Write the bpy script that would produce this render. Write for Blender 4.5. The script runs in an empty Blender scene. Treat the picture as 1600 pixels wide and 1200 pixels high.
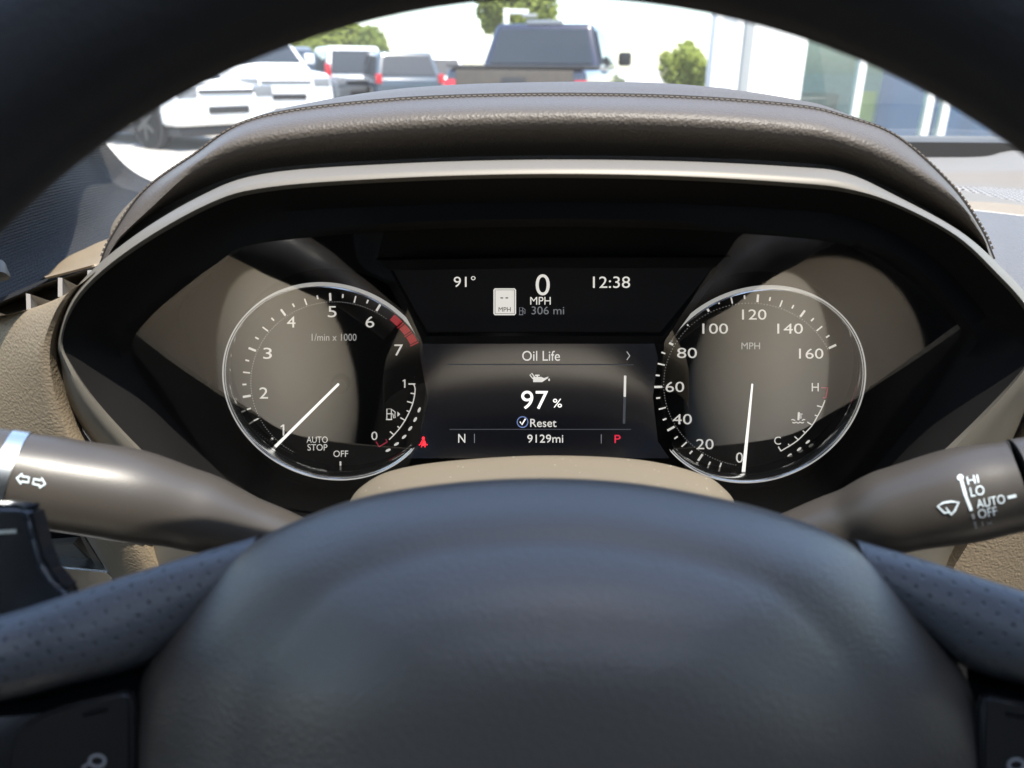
import bpy, bmesh, math, random
from mathutils import Vector, Matrix
from mathutils.bvhtree import BVHTree
random.seed(7)
R = math.radians
scene = bpy.context.scene
COL = scene.collection

# ------------------------------------------------------------------ camera
H = 1.30
CAM = Vector((0, 0, H))
F = 1200.0                       # focal length in photo pixels (photo 1600 x 1200)
PITCH, ROLL = R(22.4), R(0.5)
CM = Matrix.Rotation(R(90) - PITCH, 3, 'X') @ Matrix.Rotation(ROLL, 3, 'Z')
cam_d = bpy.data.cameras.new('camera')
cam = bpy.data.objects.new('camera', cam_d)
COL.objects.link(cam)
cam.matrix_world = Matrix.Translation(CAM) @ CM.to_4x4()
cam_d.sensor_width = 36.0
cam_d.lens = 36.0 * F / 1600
cam_d.clip_start = 0.01
cam_d.clip_end = 2000
cam_d.dof.use_dof = True
cam_d.dof.focus_distance = 0.42
cam_d.dof.aperture_fstop = 11.0
scene.camera = cam

# ------------------------------------------------------------------ light
SUN_EL, SUN_AZ = R(70), R(145)   # azimuth clockwise from straight ahead (+y): behind, to the right
sdir = Vector((math.cos(SUN_EL) * math.sin(SUN_AZ), math.cos(SUN_EL) * math.cos(SUN_AZ), math.sin(SUN_EL)))
world = bpy.data.worlds.new('World')
scene.world = world
world.use_nodes = True
wn = world.node_tree
sky = wn.nodes.new('ShaderNodeTexSky')
sky.sky_type = 'NISHITA'
sky.sun_disc = False
sky.sun_elevation = SUN_EL
sky.sun_rotation = SUN_AZ
sky.dust_density = 1.0
sky.air_density = 1.0
bg = wn.nodes['Background']
bg.inputs['Strength'].default_value = 0.15
wn.links.new(sky.outputs[0], bg.inputs['Color'])
sun_d = bpy.data.lights.new('sun', 'SUN')
sun_d.energy = 2.6
sun_d.angle = R(0.55)
sun_d.color = (1.0, 0.94, 0.84)
sun = bpy.data.objects.new('sun', sun_d)
COL.objects.link(sun)
sun.location = (0, 0, 6)
sun.rotation_euler = sdir.to_track_quat('Z', 'Y').to_euler()
vs = scene.view_settings
vs.view_transform = 'Standard'
vs.look = 'None'
vs.exposure = 1.95
vs.gamma = 1.0
vs.use_curve_mapping = False
cy = scene.cycles
cy.use_denoising = True
cy.max_bounces = 10
cy.transparent_max_bounces = 16
cy.caustics_reflective = False
cy.caustics_refractive = False
cy.sample_clamp_indirect = 8.0

# ------------------------------------------------------------------ helpers
def ray(px, py):
    return CM @ Vector(((px - 800) / F, -(py - 600) / F, -1.0))
def at(px, py, d):               # point at a depth along the lens axis
    return CAM + ray(px, py) * d
def oy(px, py, Y):               # point where the ray meets the upright plane y = Y
    r = ray(px, py)
    return CAM + r * (Y / r.y)
def og(px, py, z=0.0):           # point where the ray meets the level plane z
    r = ray(px, py)
    return CAM + r * ((z - H) / r.z)
class Plane:
    def __init__(s, p, tilt):    # tilt > 0: faces up
        s.p = p
        s.n = Vector((0, -math.cos(tilt), math.sin(tilt)))
    def hit(s, px, py, off=0.0):
        r = ray(px, py)
        t = (s.p + s.n * off - CAM).dot(s.n) / r.dot(s.n)
        return CAM + r * t

def crom(pts, n, closed=False):  # smooth curve through points, evenly resampled
    P = [Vector(p) for p in pts]
    m = len(P)
    dense = []
    segs = m if closed else m - 1
    for i in range(segs):
        if closed:
            a, b, c, d = P[(i - 1) % m], P[i], P[(i + 1) % m], P[(i + 2) % m]
        else:
            b, c = P[i], P[i + 1]
            a = P[i - 1] if i > 0 else b * 2 - c
            d = P[i + 2] if i + 2 < m else c * 2 - b
        for k in range(12):
            t = k / 12
            dense.append(0.5 * ((2 * b) + (c - a) * t + (2 * a - 5 * b + 4 * c - d) * t * t + (3 * b - a - 3 * c + d) * t ** 3))
    dense.append(P[0].copy() if closed else P[-1].copy())
    L = [0.0]
    for i in range(1, len(dense)):
        L.append(L[-1] + (dense[i] - dense[i - 1]).length)
    out, j = [], 0
    cnt = n if closed else n - 1
    for k in range(n):
        s = L[-1] * k / cnt
        while j < len(L) - 2 and L[j + 1] < s:
            j += 1
        f = 0 if L[j + 1] == L[j] else (s - L[j]) / (L[j + 1] - L[j])
        out.append(dense[j].lerp(dense[j + 1], f))
    return out
def px_curve(pts, n, closed=False):
    return [(v.x, v.y) for v in crom([Vector((x, y, 0)) for x, y in pts], n, closed)]

WL = {}                          # world location of each parent
def empty(name, loc, label=None, cat=None, group=None):
    o = bpy.data.objects.new(name, None)
    COL.objects.link(o)
    o.location = loc
    o.empty_display_size = 0.05
    WL[o] = Vector(loc)
    tag(o, label, cat, group)
    return o
def tag(o, label=None, cat=None, group=None, kind=None):
    if label: o['label'] = label
    if cat: o['category'] = cat
    if group: o['group'] = group
    if kind: o['kind'] = kind
    return o
def mk(name, verts, faces, mat, parent=None, smooth=True, sharp=40):
    """mesh object from world-space verts; its origin is the middle of its bounds"""
    V = [Vector(v) for v in verts]
    lo = Vector((min(v.x for v in V), min(v.y for v in V), min(v.z for v in V)))
    hi = Vector((max(v.x for v in V), max(v.y for v in V), max(v.z for v in V)))
    c = (lo + hi) / 2
    me = bpy.data.meshes.new(name)
    me.from_pydata([v - c for v in V], [], faces)
    me.validate()
    if smooth:
        me.polygons.foreach_set('use_smooth', [True] * len(me.polygons))
        me.set_sharp_from_angle(angle=R(sharp))
    me.materials.append(mat)
    o = bpy.data.objects.new(name, me)
    COL.objects.link(o)
    if parent is not None:
        o.parent = parent
        o.location = c - WL[parent]
    else:
        o.location = c
    WL[o] = c
    return o
def bm_obj(name, bm, mat, parent=None, smooth=True, sharp=40):
    bm.verts.index_update()
    V = [v.co.copy() for v in bm.verts]
    Fc = [[v.index for v in f.verts] for f in bm.faces]
    bm.free()
    return mk(name, V, Fc, mat, parent, smooth, sharp)
def loft_geo(curves, closed=False, flip=False):
    n = len(curves[0])
    V = [p for c in curves for p in c]
    Fc = []
    for i in range(len(curves) - 1):
        for k in range(n if closed else n - 1):
            a, b = i * n + k, i * n + (k + 1) % n
            c, d = b + n, a + n
            Fc.append((a, d, c, b) if flip else (a, b, c, d))
    return V, Fc
def loft(name, curves, mat, parent=None, nu=80, nv=4, closed=False, flip=False, resample=True, sharp=50):
    if resample:
        curves = [crom(c, nu, closed) for c in curves]
    if nv > 1:
        cols = [crom([c[k] for c in curves], (len(curves) - 1) * nv + 1) for k in range(len(curves[0]))]
        curves = [[col[i] for col in cols] for i in range(len(cols[0]))]
    V, Fc = loft_geo(curves, closed, flip)
    return mk(name, V, Fc, mat, parent, True, sharp)
def solid(o, t, off=-1.0):
    m = o.modifiers.new('thickness', 'SOLIDIFY')
    m.thickness = t
    m.offset = off
    return o
def sweep(name, pts, mat, parent=None, seg=32, n=40, caps=True, ex=1.0):
    """pts: (px, py, depth, radius in px) -> round tapering bar"""
    C = [Vector((*at(a, b, d),)) for a, b, d, r in pts]
    Rr = [r * d / F for a, b, d, r in pts]
    data = crom([Vector((c.x, c.y, c.z)) for c in C], n)
    # radii resampled by the same arc length
    L = [0.0]
    for i in range(1, len(C)):
        L.append(L[-1] + (C[i] - C[i - 1]).length)
    def rad(s):
        for i in range(1, len(L)):
            if s <= L[i] + 1e-9:
                f = (s - L[i - 1]) / (L[i] - L[i - 1])
                f = f * f * (3 - 2 * f)
                return Rr[i - 1] * (1 - f) + Rr[i] * f
        return Rr[-1]
    V, Fc = [], []
    for i, c in enumerate(data):
        t = (data[min(i + 1, n - 1)] - data[max(i - 1, 0)]).normalized()
        u = t.cross(Vector((0, 0, 1))).normalized()
        w = u.cross(t).normalized()
        r = rad(L[-1] * i / (n - 1))
        for k in range(seg):
            a = 2 * math.pi * k / seg
            V.append(c + u * (r * math.cos(a) * ex) + w * (r * math.sin(a)))
    for i in range(n - 1):
        for k in range(seg):
            a, b = i * seg + k, i * seg + (k + 1) % seg
            Fc.append((a, b, b + seg, a + seg))
    if caps:
        Fc.append(tuple(range(seg))[::-1])
        Fc.append(tuple((n - 1) * seg + k for k in range(seg)))
    return mk(name, V, Fc, mat, parent, True, 50)
def tube(name, pts, r, mat, parent=None, seg=10):
    V, Fc = [], []
    n = len(pts)
    for i, c in enumerate(pts):
        t = (pts[min(i + 1, n - 1)] - pts[max(i - 1, 0)]).normalized()
        up = Vector((0, 0, 1)) if abs(t.z) < 0.9 else Vector((1, 0, 0))
        u = t.cross(up).normalized()
        w = u.cross(t).normalized()
        for k in range(seg):
            a = 2 * math.pi * k / seg
            V.append(c + u * (r * math.cos(a)) + w * (r * math.sin(a)))
    for i in range(n - 1):
        for k in range(seg):
            a, b = i * seg + k, i * seg + (k + 1) % seg
            Fc.append((a, b, b + seg, a + seg))
    Fc.append(tuple(range(seg))[::-1])
    Fc.append(tuple((n - 1) * seg + k for k in range(seg)))
    return mk(name, V, Fc, mat, parent, True, 50)

# ------------------------------------------------------------------ materials
def mat(name, base, rough=0.5, metal=0.0, spec=0.5, grain=None, coat=0.0, vary=0.0, speck=None, emit=None, sheen=0.0):
    m = bpy.data.materials.new(name)
    m.use_nodes = True
    nt = m.node_tree
    b = nt.nodes['Principled BSDF']
    b.inputs['Base Color'].default_value = (*base, 1)
    b.inputs['Roughness'].default_value = rough
    b.inputs['Metallic'].default_value = metal
    b.inputs['Specular IOR Level'].default_value = spec
    b.inputs['Coat Weight'].default_value = coat
    b.inputs['Coat Roughness'].default_value = 0.05
    b.inputs['Sheen Weight'].default_value = sheen
    if emit:
        b.inputs['Emission Color'].default_value = (*emit[0], 1)
        b.inputs['Emission Strength'].default_value = emit[1]
    tc = nt.nodes.new('ShaderNodeTexCoord')
    if vary or speck:
        n = nt.nodes.new('ShaderNodeTexNoise')
        n.inputs['Scale'].default_value = 14
        n.inputs['Detail'].default_value = 5
        nt.links.new(tc.outputs['Object'], n.inputs['Vector'])
        mx = nt.nodes.new('ShaderNodeMix')
        mx.data_type = 'RGBA'
        mx.inputs['A'].default_value = (*[c * (1 - vary) for c in base], 1)
        mx.inputs['B'].default_value = (*[min(1, c * (1 + vary)) for c in base], 1)
        nt.links.new(n.outputs['Fac'], mx.inputs['Factor'])
        out = mx.outputs['Result']
        if speck:                # dust specks
            v = nt.nodes.new('ShaderNodeTexVoronoi')
            v.inputs['Scale'].default_value = speck[0]
            nt.links.new(tc.outputs['Object'], v.inputs['Vector'])
            sep = nt.nodes.new('ShaderNodeSeparateColor')
            nt.links.new(v.outputs['Color'], sep.inputs[0])
            r_ = nt.nodes.new('ShaderNodeMath'); r_.operation = 'MULTIPLY'
            nt.links.new(sep.outputs[0], r_.inputs[0]); r_.inputs[1].default_value = speck[1]
            lt = nt.nodes.new('ShaderNodeMath'); lt.operation = 'LESS_THAN'
            nt.links.new(v.outputs['Distance'], lt.inputs[0]); nt.links.new(r_.outputs[0], lt.inputs[1])
            keep = nt.nodes.new('ShaderNodeMath'); keep.operation = 'GREATER_THAN'
            nt.links.new(sep.outputs[1], keep.inputs[0]); keep.inputs[1].default_value = speck[2]
            mu = nt.nodes.new('ShaderNodeMath'); mu.operation = 'MULTIPLY'
            nt.links.new(lt.outputs[0], mu.inputs[0]); nt.links.new(keep.outputs[0], mu.inputs[1])
            m2 = nt.nodes.new('ShaderNodeMix'); m2.data_type = 'RGBA'
            nt.links.new(mu.outputs[0], m2.inputs['Factor'])
            nt.links.new(out, m2.inputs['A'])
            m2.inputs['B'].default_value = (0.75, 0.7, 0.6, 1)
            out = m2.outputs['Result']
        nt.links.new(out, b.inputs['Base Color'])
    if grain:                    # (voronoi scale, bump distance in m, strength)
        v = nt.nodes.new('ShaderNodeTexVoronoi')
        v.feature = 'SMOOTH_F1'
        v.inputs['Scale'].default_value = grain[0]
        n1 = nt.nodes.new('ShaderNodeTexNoise')
        n1.inputs['Scale'].default_value = grain[0] * 0.8
        n1.inputs['Detail'].default_value = 3
        wob = nt.nodes.new('ShaderNodeMix'); wob.data_type = 'VECTOR'
        wob.inputs['Factor'].default_value = 0.0006
        nt.links.new(tc.outputs['Object'], wob.inputs['A'])
        nt.links.new(n1.outputs['Color'], wob.inputs['B'])
        nt.links.new(tc.outputs['Object'], n1.inputs['Vector'])
        nt.links.new(wob.outputs['Result'], v.inputs['Vector'])
        add = nt.nodes.new('ShaderNodeMath'); add.operation = 'MULTIPLY_ADD'
        nt.links.new(n1.outputs['Fac'], add.inputs[0]); add.inputs[1].default_value = 0.6
        nt.links.new(v.outputs['Distance'], add.inputs[2])
        bp = nt.nodes.new('ShaderNodeBump')
        bp.inputs['Distance'].default_value = grain[1]
        bp.inputs['Strength'].default_value = grain[2]
        nt.links.new(add.outputs[0], bp.inputs['Height'])
        nt.links.new(bp.outputs[0], b.inputs['Normal'])
    return m
def glow(name, col, k):
    """backlit print: coloured film that also gives off a little light"""
    return mat(name, [c * 0.55 for c in col], 0.6, emit=(col, k))
def see_through(name, ior, rough, tint, gloss=1.0, veil=0.0):
    m = bpy.data.materials.new(name)
    m.use_nodes = True
    nt = m.node_tree
    nt.nodes.remove(nt.nodes['Principled BSDF'])
    out = nt.nodes['Material Output']
    tr = nt.nodes.new('ShaderNodeBsdfTransparent'); tr.inputs[0].default_value = (*tint, 1)
    gl = nt.nodes.new('ShaderNodeBsdfGlossy'); gl.inputs['Roughness'].default_value = rough
    gl.inputs['Color'].default_value = (gloss, gloss, gloss, 1)
    fr = nt.nodes.new('ShaderNodeFresnel')
    ge = nt.nodes.new('ShaderNodeNewGeometry')     # both sides of a thin pane reflect alike
    mr = nt.nodes.new('ShaderNodeMapRange')
    mr.inputs['To Min'].default_value = ior; mr.inputs['To Max'].default_value = 1.0 / ior
    nt.links.new(ge.outputs['Backfacing'], mr.inputs['Value'])
    nt.links.new(mr.outputs[0], fr.inputs['IOR'])
    mx = nt.nodes.new('ShaderNodeMixShader')
    nt.links.new(fr.outputs[0], mx.inputs[0])
    nt.links.new(tr.outputs[0], mx.inputs[1]); nt.links.new(gl.outputs[0], mx.inputs[2])
    last = mx.outputs[0]
    if veil:                      # pale scattering film added to imitate windscreen glare over the view
        tl = nt.nodes.new('ShaderNodeBsdfTranslucent'); tl.inputs[0].default_value = (.8, .77, .7, 1)
        nz = nt.nodes.new('ShaderNodeTexNoise'); nz.inputs['Scale'].default_value = 6; nz.inputs['Detail'].default_value = 4
        ml = nt.nodes.new('ShaderNodeMath'); ml.operation = 'MULTIPLY'; ml.inputs[1].default_value = veil * 2
        nt.links.new(nz.outputs['Fac'], ml.inputs[0])
        m2 = nt.nodes.new('ShaderNodeMixShader')
        nt.links.new(ml.outputs[0], m2.inputs[0]); nt.links.new(last, m2.inputs[1]); nt.links.new(tl.outputs[0], m2.inputs[2])
        last = m2.outputs[0]
    nt.links.new(last, out.inputs['Surface'])
    return m

M = {}
M['visor'] = mat('visor_leather', (0.082, 0.070, 0.059), 0.5, spec=0.35, grain=(820, 0.00045, 0.6), vary=0.15)
M['tan'] = mat('tan_leather', (0.225, 0.180, 0.125), 0.48, spec=0.45, grain=(850, 0.0005, 0.5), vary=0.1)
M['tan_plastic'] = mat('tan_plastic', (0.175, 0.155, 0.127), 0.38, spec=0.4, vary=0.06, grain=(2500, 0.0001, 0.3))
M['tan_column'] = mat('tan_column_plastic', (0.18, 0.152, 0.112), 0.55, spec=0.35, vary=0.08, grain=(1600, 0.00012, 0.4), speck=(520, 0.2, 0.86))
M['satin'] = mat('satin_trim', (0.150, 0.136, 0.113), 0.5, metal=0.15, spec=0.5, vary=0.04, grain=(3500, 0.00004, 0.25))
M['matte_black'] = mat('matte_black_plastic', (0.0065, 0.006, 0.006), 0.75, spec=0.2, vary=0.2, grain=(2200, 0.0001, 0.25))
M['dial'] = mat('dial_black', (0.008, 0.0078, 0.0076), 0.6, spec=0.25)
M['gloss_black'] = mat('gloss_black', (0.006, 0.007, 0.008), 0.12, spec=0.5)
M['chrome'] = mat('chrome', (0.82, 0.83, 0.84), 0.16, metal=1.0)
M['chrome_soft'] = mat('satin_chrome', (0.72, 0.75, 0.76), 0.3, metal=1.0)
M['wheel_leather'] = mat('wheel_leather', (0.0155, 0.0155, 0.017), 0.5, spec=0.4, grain=(900, 0.0004, 0.4), vary=0.15)
M['pad'] = mat('airbag_cover_vinyl', (0.086, 0.080, 0.073), 0.38, spec=0.8, grain=(1300, 0.00028, 0.5), vary=0.04)
M['stalk'] = mat('stalk_plastic', (0.056, 0.049, 0.042), 0.38, spec=0.6, grain=(2600, 0.00006, 0.4), vary=0.12)
M['paddle'] = mat('paddle_plastic', (0.012, 0.013, 0.015), 0.25, spec=0.6)
M['button'] = mat('button_plastic', (0.010, 0.011, 0.013), 0.3, spec=0.5)
M['grey_leather'] = mat('grey_dash_leather', (0.11, 0.106, 0.103), 0.5, spec=0.55, grain=(520, 0.0006, 0.6), vary=0.08)
M['carpet'] = mat('dark_carpet', (0.02, 0.02, 0.021), 0.95, spec=0.1, vary=0.3)
M['liner'] = mat('headliner_fabric', (0.24, 0.22, 0.19), 0.95, spec=0.1, vary=0.1)
M['seat_dark'] = mat('dark_seat_leather', (0.02, 0.019, 0.018), 0.5, grain=(500, 0.0006, 0.5), vary=0.1)
M['cream'] = mat('cream_reflector', (0.72, 0.65, 0.55), 0.6, spec=0.3, vary=0.05)  # pale tone puts the bright inner part of the gauge reflection into colour
M['taupe'] = mat('taupe_reflector', (0.20, 0.172, 0.142), 0.6, spec=0.3, vary=0.08)  # darker tone puts the reflection's dim outer part into colour
M['glow_ring'] = mat('silver_ring_added_glow', (0.8, 0.8, 0.79), 0.25, metal=0.6, emit=((0.95, 0.93, 0.88), 0.12))  # faint even glow added to brighten the silver ring
M['print'] = glow('white_print', (0.80, 0.77, 0.71), 0.22)
M['print_dim'] = glow('dim_white_print', (0.55, 0.54, 0.52), 0.16)
M['needle'] = glow('needle_white', (0.95, 0.92, 0.86), 0.35)
M['red_zone'] = glow('red_print', (0.45, 0.035, 0.045), 0.18)
M['red_lamp'] = glow('red_warning_light', (1.0, 0.02, 0.03), 0.8)
M['red_p'] = glow('red_letter', (0.8, 0.03, 0.07), 0.22)
M['dark_red'] = glow('dark_red_print', (0.4, 0.03, 0.06), 0.2)
M['blue_ring'] = glow('blue_ring', (0.18, 0.25, 0.5), 0.2)
M['grey_line'] = glow('grey_line', (0.3, 0.31, 0.33), 0.12)
M['faint_line'] = glow('faint_line', (0.12, 0.125, 0.14), 0.1)
M['sign_dark'] = mat('sign_dark_print', (0.03, 0.03, 0.03), 0.6)
M['screen'] = mat('screen', (0.004, 0.0042, 0.0055), 0.16, spec=1.0, emit=((0.35, 0.4, 0.6), 0.003))
M['screen'].node_tree.nodes['Principled BSDF'].inputs['IOR'].default_value = 2.0
M['screen_up'] = mat('upper_screen', (0.0045, 0.0045, 0.005), 0.5, spec=0.12, emit=((0.4, 0.42, 0.48), 0.002))
M['decal'] = mat('pale_blue_print', (0.75, 0.85, 0.9), 0.5)
M['decal_dim'] = mat('dim_grey_print', (0.3, 0.31, 0.32), 0.6)  # dimmer grey print
M['lens'] = see_through('cluster_lens', 2.1, 0.035, (0.93, 0.93, 0.93))
M['tinted'] = see_through('tinted_glass', 1.5, 0.0, (0.84, 0.83, 0.79))
M['privacy'] = see_through('privacy_glass', 1.5, 0.0, (0.35, 0.37, 0.37))
M['windshield'] = see_through('windshield_glass', 1.5, 0.0, (0.97, 0.98, 0.97))
M['veiled_glass'] = see_through('veiled_windshield_glass', 1.5, 0.0, (0.97, 0.98, 0.97), veil=0.032)  # film added to wash out the view like glare
M['thread'] = mat('stitch_thread', (0.11, 0.092, 0.075), 0.8)
M['groove'] = mat('seam_groove', (0.012, 0.010, 0.009), 0.8)
M['frit'] = mat('dotted_glass_band', (0.07, 0.075, 0.075), 0.5, vary=0.4)
M['rubber'] = mat('black_rubber', (0.008, 0.008, 0.008), 0.85, spec=0.2)

def perforated():
    m = mat('perforated_leather', (0.080, 0.086, 0.096), 0.42, spec=0.5)
    nt = m.node_tree
    b = nt.nodes['Principled BSDF']
    tc = nt.nodes.new('ShaderNodeTexCoord')
    mp = nt.nodes.new('ShaderNodeMapping')
    mp.inputs['Rotation'].default_value = (-(R(90) - PITCH), 0, 0)
    nt.links.new(tc.outputs['Object'], mp.inputs[0])
    m2 = nt.nodes.new('ShaderNodeMapping')
    m2.inputs['Rotation'].default_value = (0, 0, R(38))
    m2.inputs['Scale'].default_value = (300, 300, 0)
    nt.links.new(mp.outputs[0], m2.inputs[0])
    v = nt.nodes.new('ShaderNodeTexVoronoi')
    v.inputs['Scale'].default_value = 1
    v.inputs['Randomness'].default_value = 0.12
    nt.links.new(m2.outputs[0], v.inputs['Vector'])
    rp = nt.nodes.new('ShaderNodeValToRGB')
    rp.color_ramp.elements[0].position = 0.09
    rp.color_ramp.elements[0].color = (0.022, 0.024, 0.027, 1)
    rp.color_ramp.elements[1].position = 0.17
    rp.color_ramp.elements[1].color = (0.080, 0.086, 0.096, 1)
    nt.links.new(v.outputs['Distance'], rp.inputs[0])
    nt.links.new(rp.outputs[0], b.inputs['Base Color'])
    n = nt.nodes.new('ShaderNodeTexNoise'); n.inputs['Scale'].default_value = 900
    nt.links.new(tc.outputs['Object'], n.inputs['Vector'])
    mr = nt.nodes.new('ShaderNodeMapRange'); mr.inputs['From Max'].default_value = 0.22
    nt.links.new(v.outputs['Distance'], mr.inputs[0])
    ad = nt.nodes.new('ShaderNodeMath'); ad.operation = 'MULTIPLY_ADD'; ad.inputs[1].default_value = 0.35
    nt.links.new(n.outputs['Fac'], ad.inputs[0]); nt.links.new(mr.outputs[0], ad.inputs[2])
    bp = nt.nodes.new('ShaderNodeBump'); bp.inputs['Distance'].default_value = 0.0005; bp.inputs['Strength'].default_value = 0.7
    nt.links.new(ad.outputs[0], bp.inputs['Height'])
    nt.links.new(bp.outputs[0], b.inputs['Normal'])
    return m
M['perf'] = perforated()
def ribbed_fabric():
    m = mat('pillar_fabric', (0.016, 0.0162, 0.018), 0.7, spec=0.3, sheen=0.08)
    nt = m.node_tree
    b = nt.nodes['Principled BSDF']
    tc = nt.nodes.new('ShaderNodeTexCoord')
    mp = nt.nodes.new('ShaderNodeMapping'); mp.inputs['Rotation'].default_value = (0, R(20), R(35))
    nt.links.new(tc.outputs['Object'], mp.inputs[0])
    w = nt.nodes.new('ShaderNodeTexWave'); w.inputs['Scale'].default_value = 140
    w.bands_direction = 'Z'
    w.inputs['Distortion'].default_value = 2.5; w.inputs['Detail'].default_value = 2; w.inputs['Detail Scale'].default_value = 3
    nt.links.new(mp.outputs[0], w.inputs['Vector'])
    bp = nt.nodes.new('ShaderNodeBump'); bp.inputs['Distance'].default_value = 0.0012; bp.inputs['Strength'].default_value = 0.8
    nt.links.new(w.outputs['Fac'], bp.inputs['Height'])
    nt.links.new(bp.outputs[0], b.inputs['Normal'])
    return m
M['fabric'] = ribbed_fabric()
def mesh_grille():
    m = mat('speaker_mesh', (0.25, 0.23, 0.20), 0.5)
    nt = m.node_tree
    b = nt.nodes['Principled BSDF']
    tc = nt.nodes.new('ShaderNodeTexCoord')
    v = nt.nodes.new('ShaderNodeTexVoronoi'); v.voronoi_dimensions = '2D'; v.inputs['Scale'].default_value = 190; v.inputs['Randomness'].default_value = 0.0
    nt.links.new(tc.outputs['Object'], v.inputs['Vector'])
    rp = nt.nodes.new('ShaderNodeValToRGB')
    rp.color_ramp.elements[0].position = 0.30; rp.color_ramp.elements[0].color = (0.02, 0.02, 0.02, 1)
    rp.color_ramp.elements[1].position = 0.42; rp.color_ramp.elements[1].color = (0.3, 0.28, 0.25, 1)
    nt.links.new(v.outputs['Distance'], rp.inputs[0]); nt.links.new(rp.outputs[0], b.inputs['Base Color'])
    return m
M['mesh'] = mesh_grille()

# ------------------------------------------------------------------ flat print
def fit_text(s, box, shear=0.0):
    """glyph outline of a word as verts (u, v in 0..1 of its bounds) and faces"""
    c = bpy.data.curves.new('glyphs', 'FONT')
    c.body = s
    c.align_x = 'LEFT'
    c.resolution_u = 6
    c.space_character = box
    o = bpy.data.objects.new('glyphs', c)
    COL.objects.link(o)
    dg = bpy.context.evaluated_depsgraph_get()
    me = bpy.data.meshes.new_from_object(o.evaluated_get(dg))
    V = [v.co.copy() for v in me.vertices]
    Fc = [tuple(p.vertices) for p in me.polygons]
    bpy.data.objects.remove(o); bpy.data.curves.remove(c); bpy.data.meshes.remove(me)
    x0, x1 = min(v.x for v in V), max(v.x for v in V)
    y0, y1 = min(v.y for v in V), max(v.y for v in V)
    return [((v.x - x0) / (x1 - x0), (v.y - y0) / max(1e-6, (y1 - y0))) for v in V], Fc
def text(name, s, cx, cy, w, h, mt, parent, hit, rot=0.0, space=1.0):
    """hit(px, py) gives the surface point; (cx, cy, w, h) is the word's box in photo pixels"""
    uv, Fc = fit_text(s, space)
    ca, sa = math.cos(rot), math.sin(rot)
    V = []
    for u, v in uv:
        x, y = (u - 0.5) * w, -(v - 0.5) * h
        V.append(hit(cx + x * ca + y * sa, cy - x * sa + y * ca))
    return mk(name, V, Fc, mt, parent, smooth=False)
def polys(name, plist, mt, parent, hit):
    V, Fc = [], []
    for p in plist:
        b = len(V)
        V += [hit(x, y) for x, y in p]
        Fc.append(tuple(range(b, b + len(p))))
    return mk(name, V, Fc, mt, parent, smooth=False)
def strip(pts, w, closed=False):
    """quads along a pixel polyline of width w"""
    out = []
    n = len(pts)
    off = []
    for i in range(n):
        a = pts[(i - 1) % n] if (closed or i > 0) else pts[i]
        b = pts[(i + 1) % n] if (closed or i < n - 1) else pts[i]
        dx, dy = b[0] - a[0], b[1] - a[1]
        l = math.hypot(dx, dy) or 1
        off.append((-dy / l * w / 2, dx / l * w / 2))
    for i in range(n if closed else n - 1):
        j = (i + 1) % n
        out.append([(pts[i][0] + off[i][0], pts[i][1] + off[i][1]), (pts[j][0] + off[j][0], pts[j][1] + off[j][1]),
                    (pts[j][0] - off[j][0], pts[j][1] - off[j][1]), (pts[i][0] - off[i][0], pts[i][1] - off[i][1])])
    return out
def circ(cx, cy, rx, ry=None, n=24, a0=0, a1=360):
    ry = ry or rx
    return [(cx + rx * math.cos(R(a0 + (a1 - a0) * k / n)), cy + ry * math.sin(R(a0 + (a1 - a0) * k / n))) for k in range(n + (0 if a1 - a0 >= 360 else 1))]

# ================================================================== OUTSIDE: car park
M['concrete'] = mat('car_park_concrete', (0.42, 0.39, 0.34), 0.9, vary=0.12)
M['asphalt'] = mat('asphalt', (0.09, 0.088, 0.085), 0.9, vary=0.15)
M['line_paint'] = mat('line_paint', (0.75, 0.74, 0.7), 0.7)
M['white_paint'] = mat('white_car_paint', (0.78, 0.78, 0.77), 0.25, coat=0.6)
M['dusty_brown'] = mat('dusty_tailgate', (0.055, 0.042, 0.028), 0.5, vary=0.4)
M['dark_blue_paint'] = mat('dark_blue_car_paint', (0.010, 0.012, 0.030), 0.25, coat=0.8)
M['grey_paint'] = mat('grey_car_paint', (0.12, 0.13, 0.14), 0.3, coat=0.6)
M['slate_paint'] = mat('slate_blue_car_paint', (0.06, 0.08, 0.10), 0.3, coat=0.6)
M['car_glass'] = mat('car_glass', (0.02, 0.025, 0.028), 0.05, spec=0.6)
M['wheel_metal'] = mat('wheel_metal', (0.05, 0.05, 0.052), 0.4, metal=0.8)
M['lamp_glass'] = mat('lamp_glass', (0.20, 0.21, 0.22), 0.12)
M['tail_red'] = mat('tail_lamp_red', (0.5, 0.02, 0.03), 0.2)
M['trim_black'] = mat('black_trim', (0.015, 0.015, 0.016), 0.55)
M['wall_white'] = mat('white_wall', (0.80, 0.78, 0.73), 0.8, vary=0.03)
M['post_grey'] = mat('grey_post', (0.30, 0.31, 0.30), 0.6)
M['shop_glass'] = see_through('shop_glass', 1.6, 0.01, (0.70, 0.84, 0.82))
M['shop_wall'] = mat('shop_wall', (0.30, 0.36, 0.33), 0.8, vary=0.25)
M['poster_yellow'] = mat('yellow_poster', (0.5, 0.38, 0.1), 0.6)
M['shop_green'] = mat('green_block_paint', (0.06, 0.09, 0.07), 0.6, vary=0.5)
M['banner_blue'] = mat('blue_banner', (0.03, 0.10, 0.32), 0.6)
M['leaf'] = mat('leaves', (0.17, 0.205, 0.035), 0.7, spec=0.2, vary=0.3)
M['leaf2'] = mat('darker_leaves', (0.12, 0.155, 0.03), 0.7, spec=0.2, vary=0.3)
M['bark'] = mat('bark', (0.10, 0.075, 0.05), 0.9)

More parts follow.
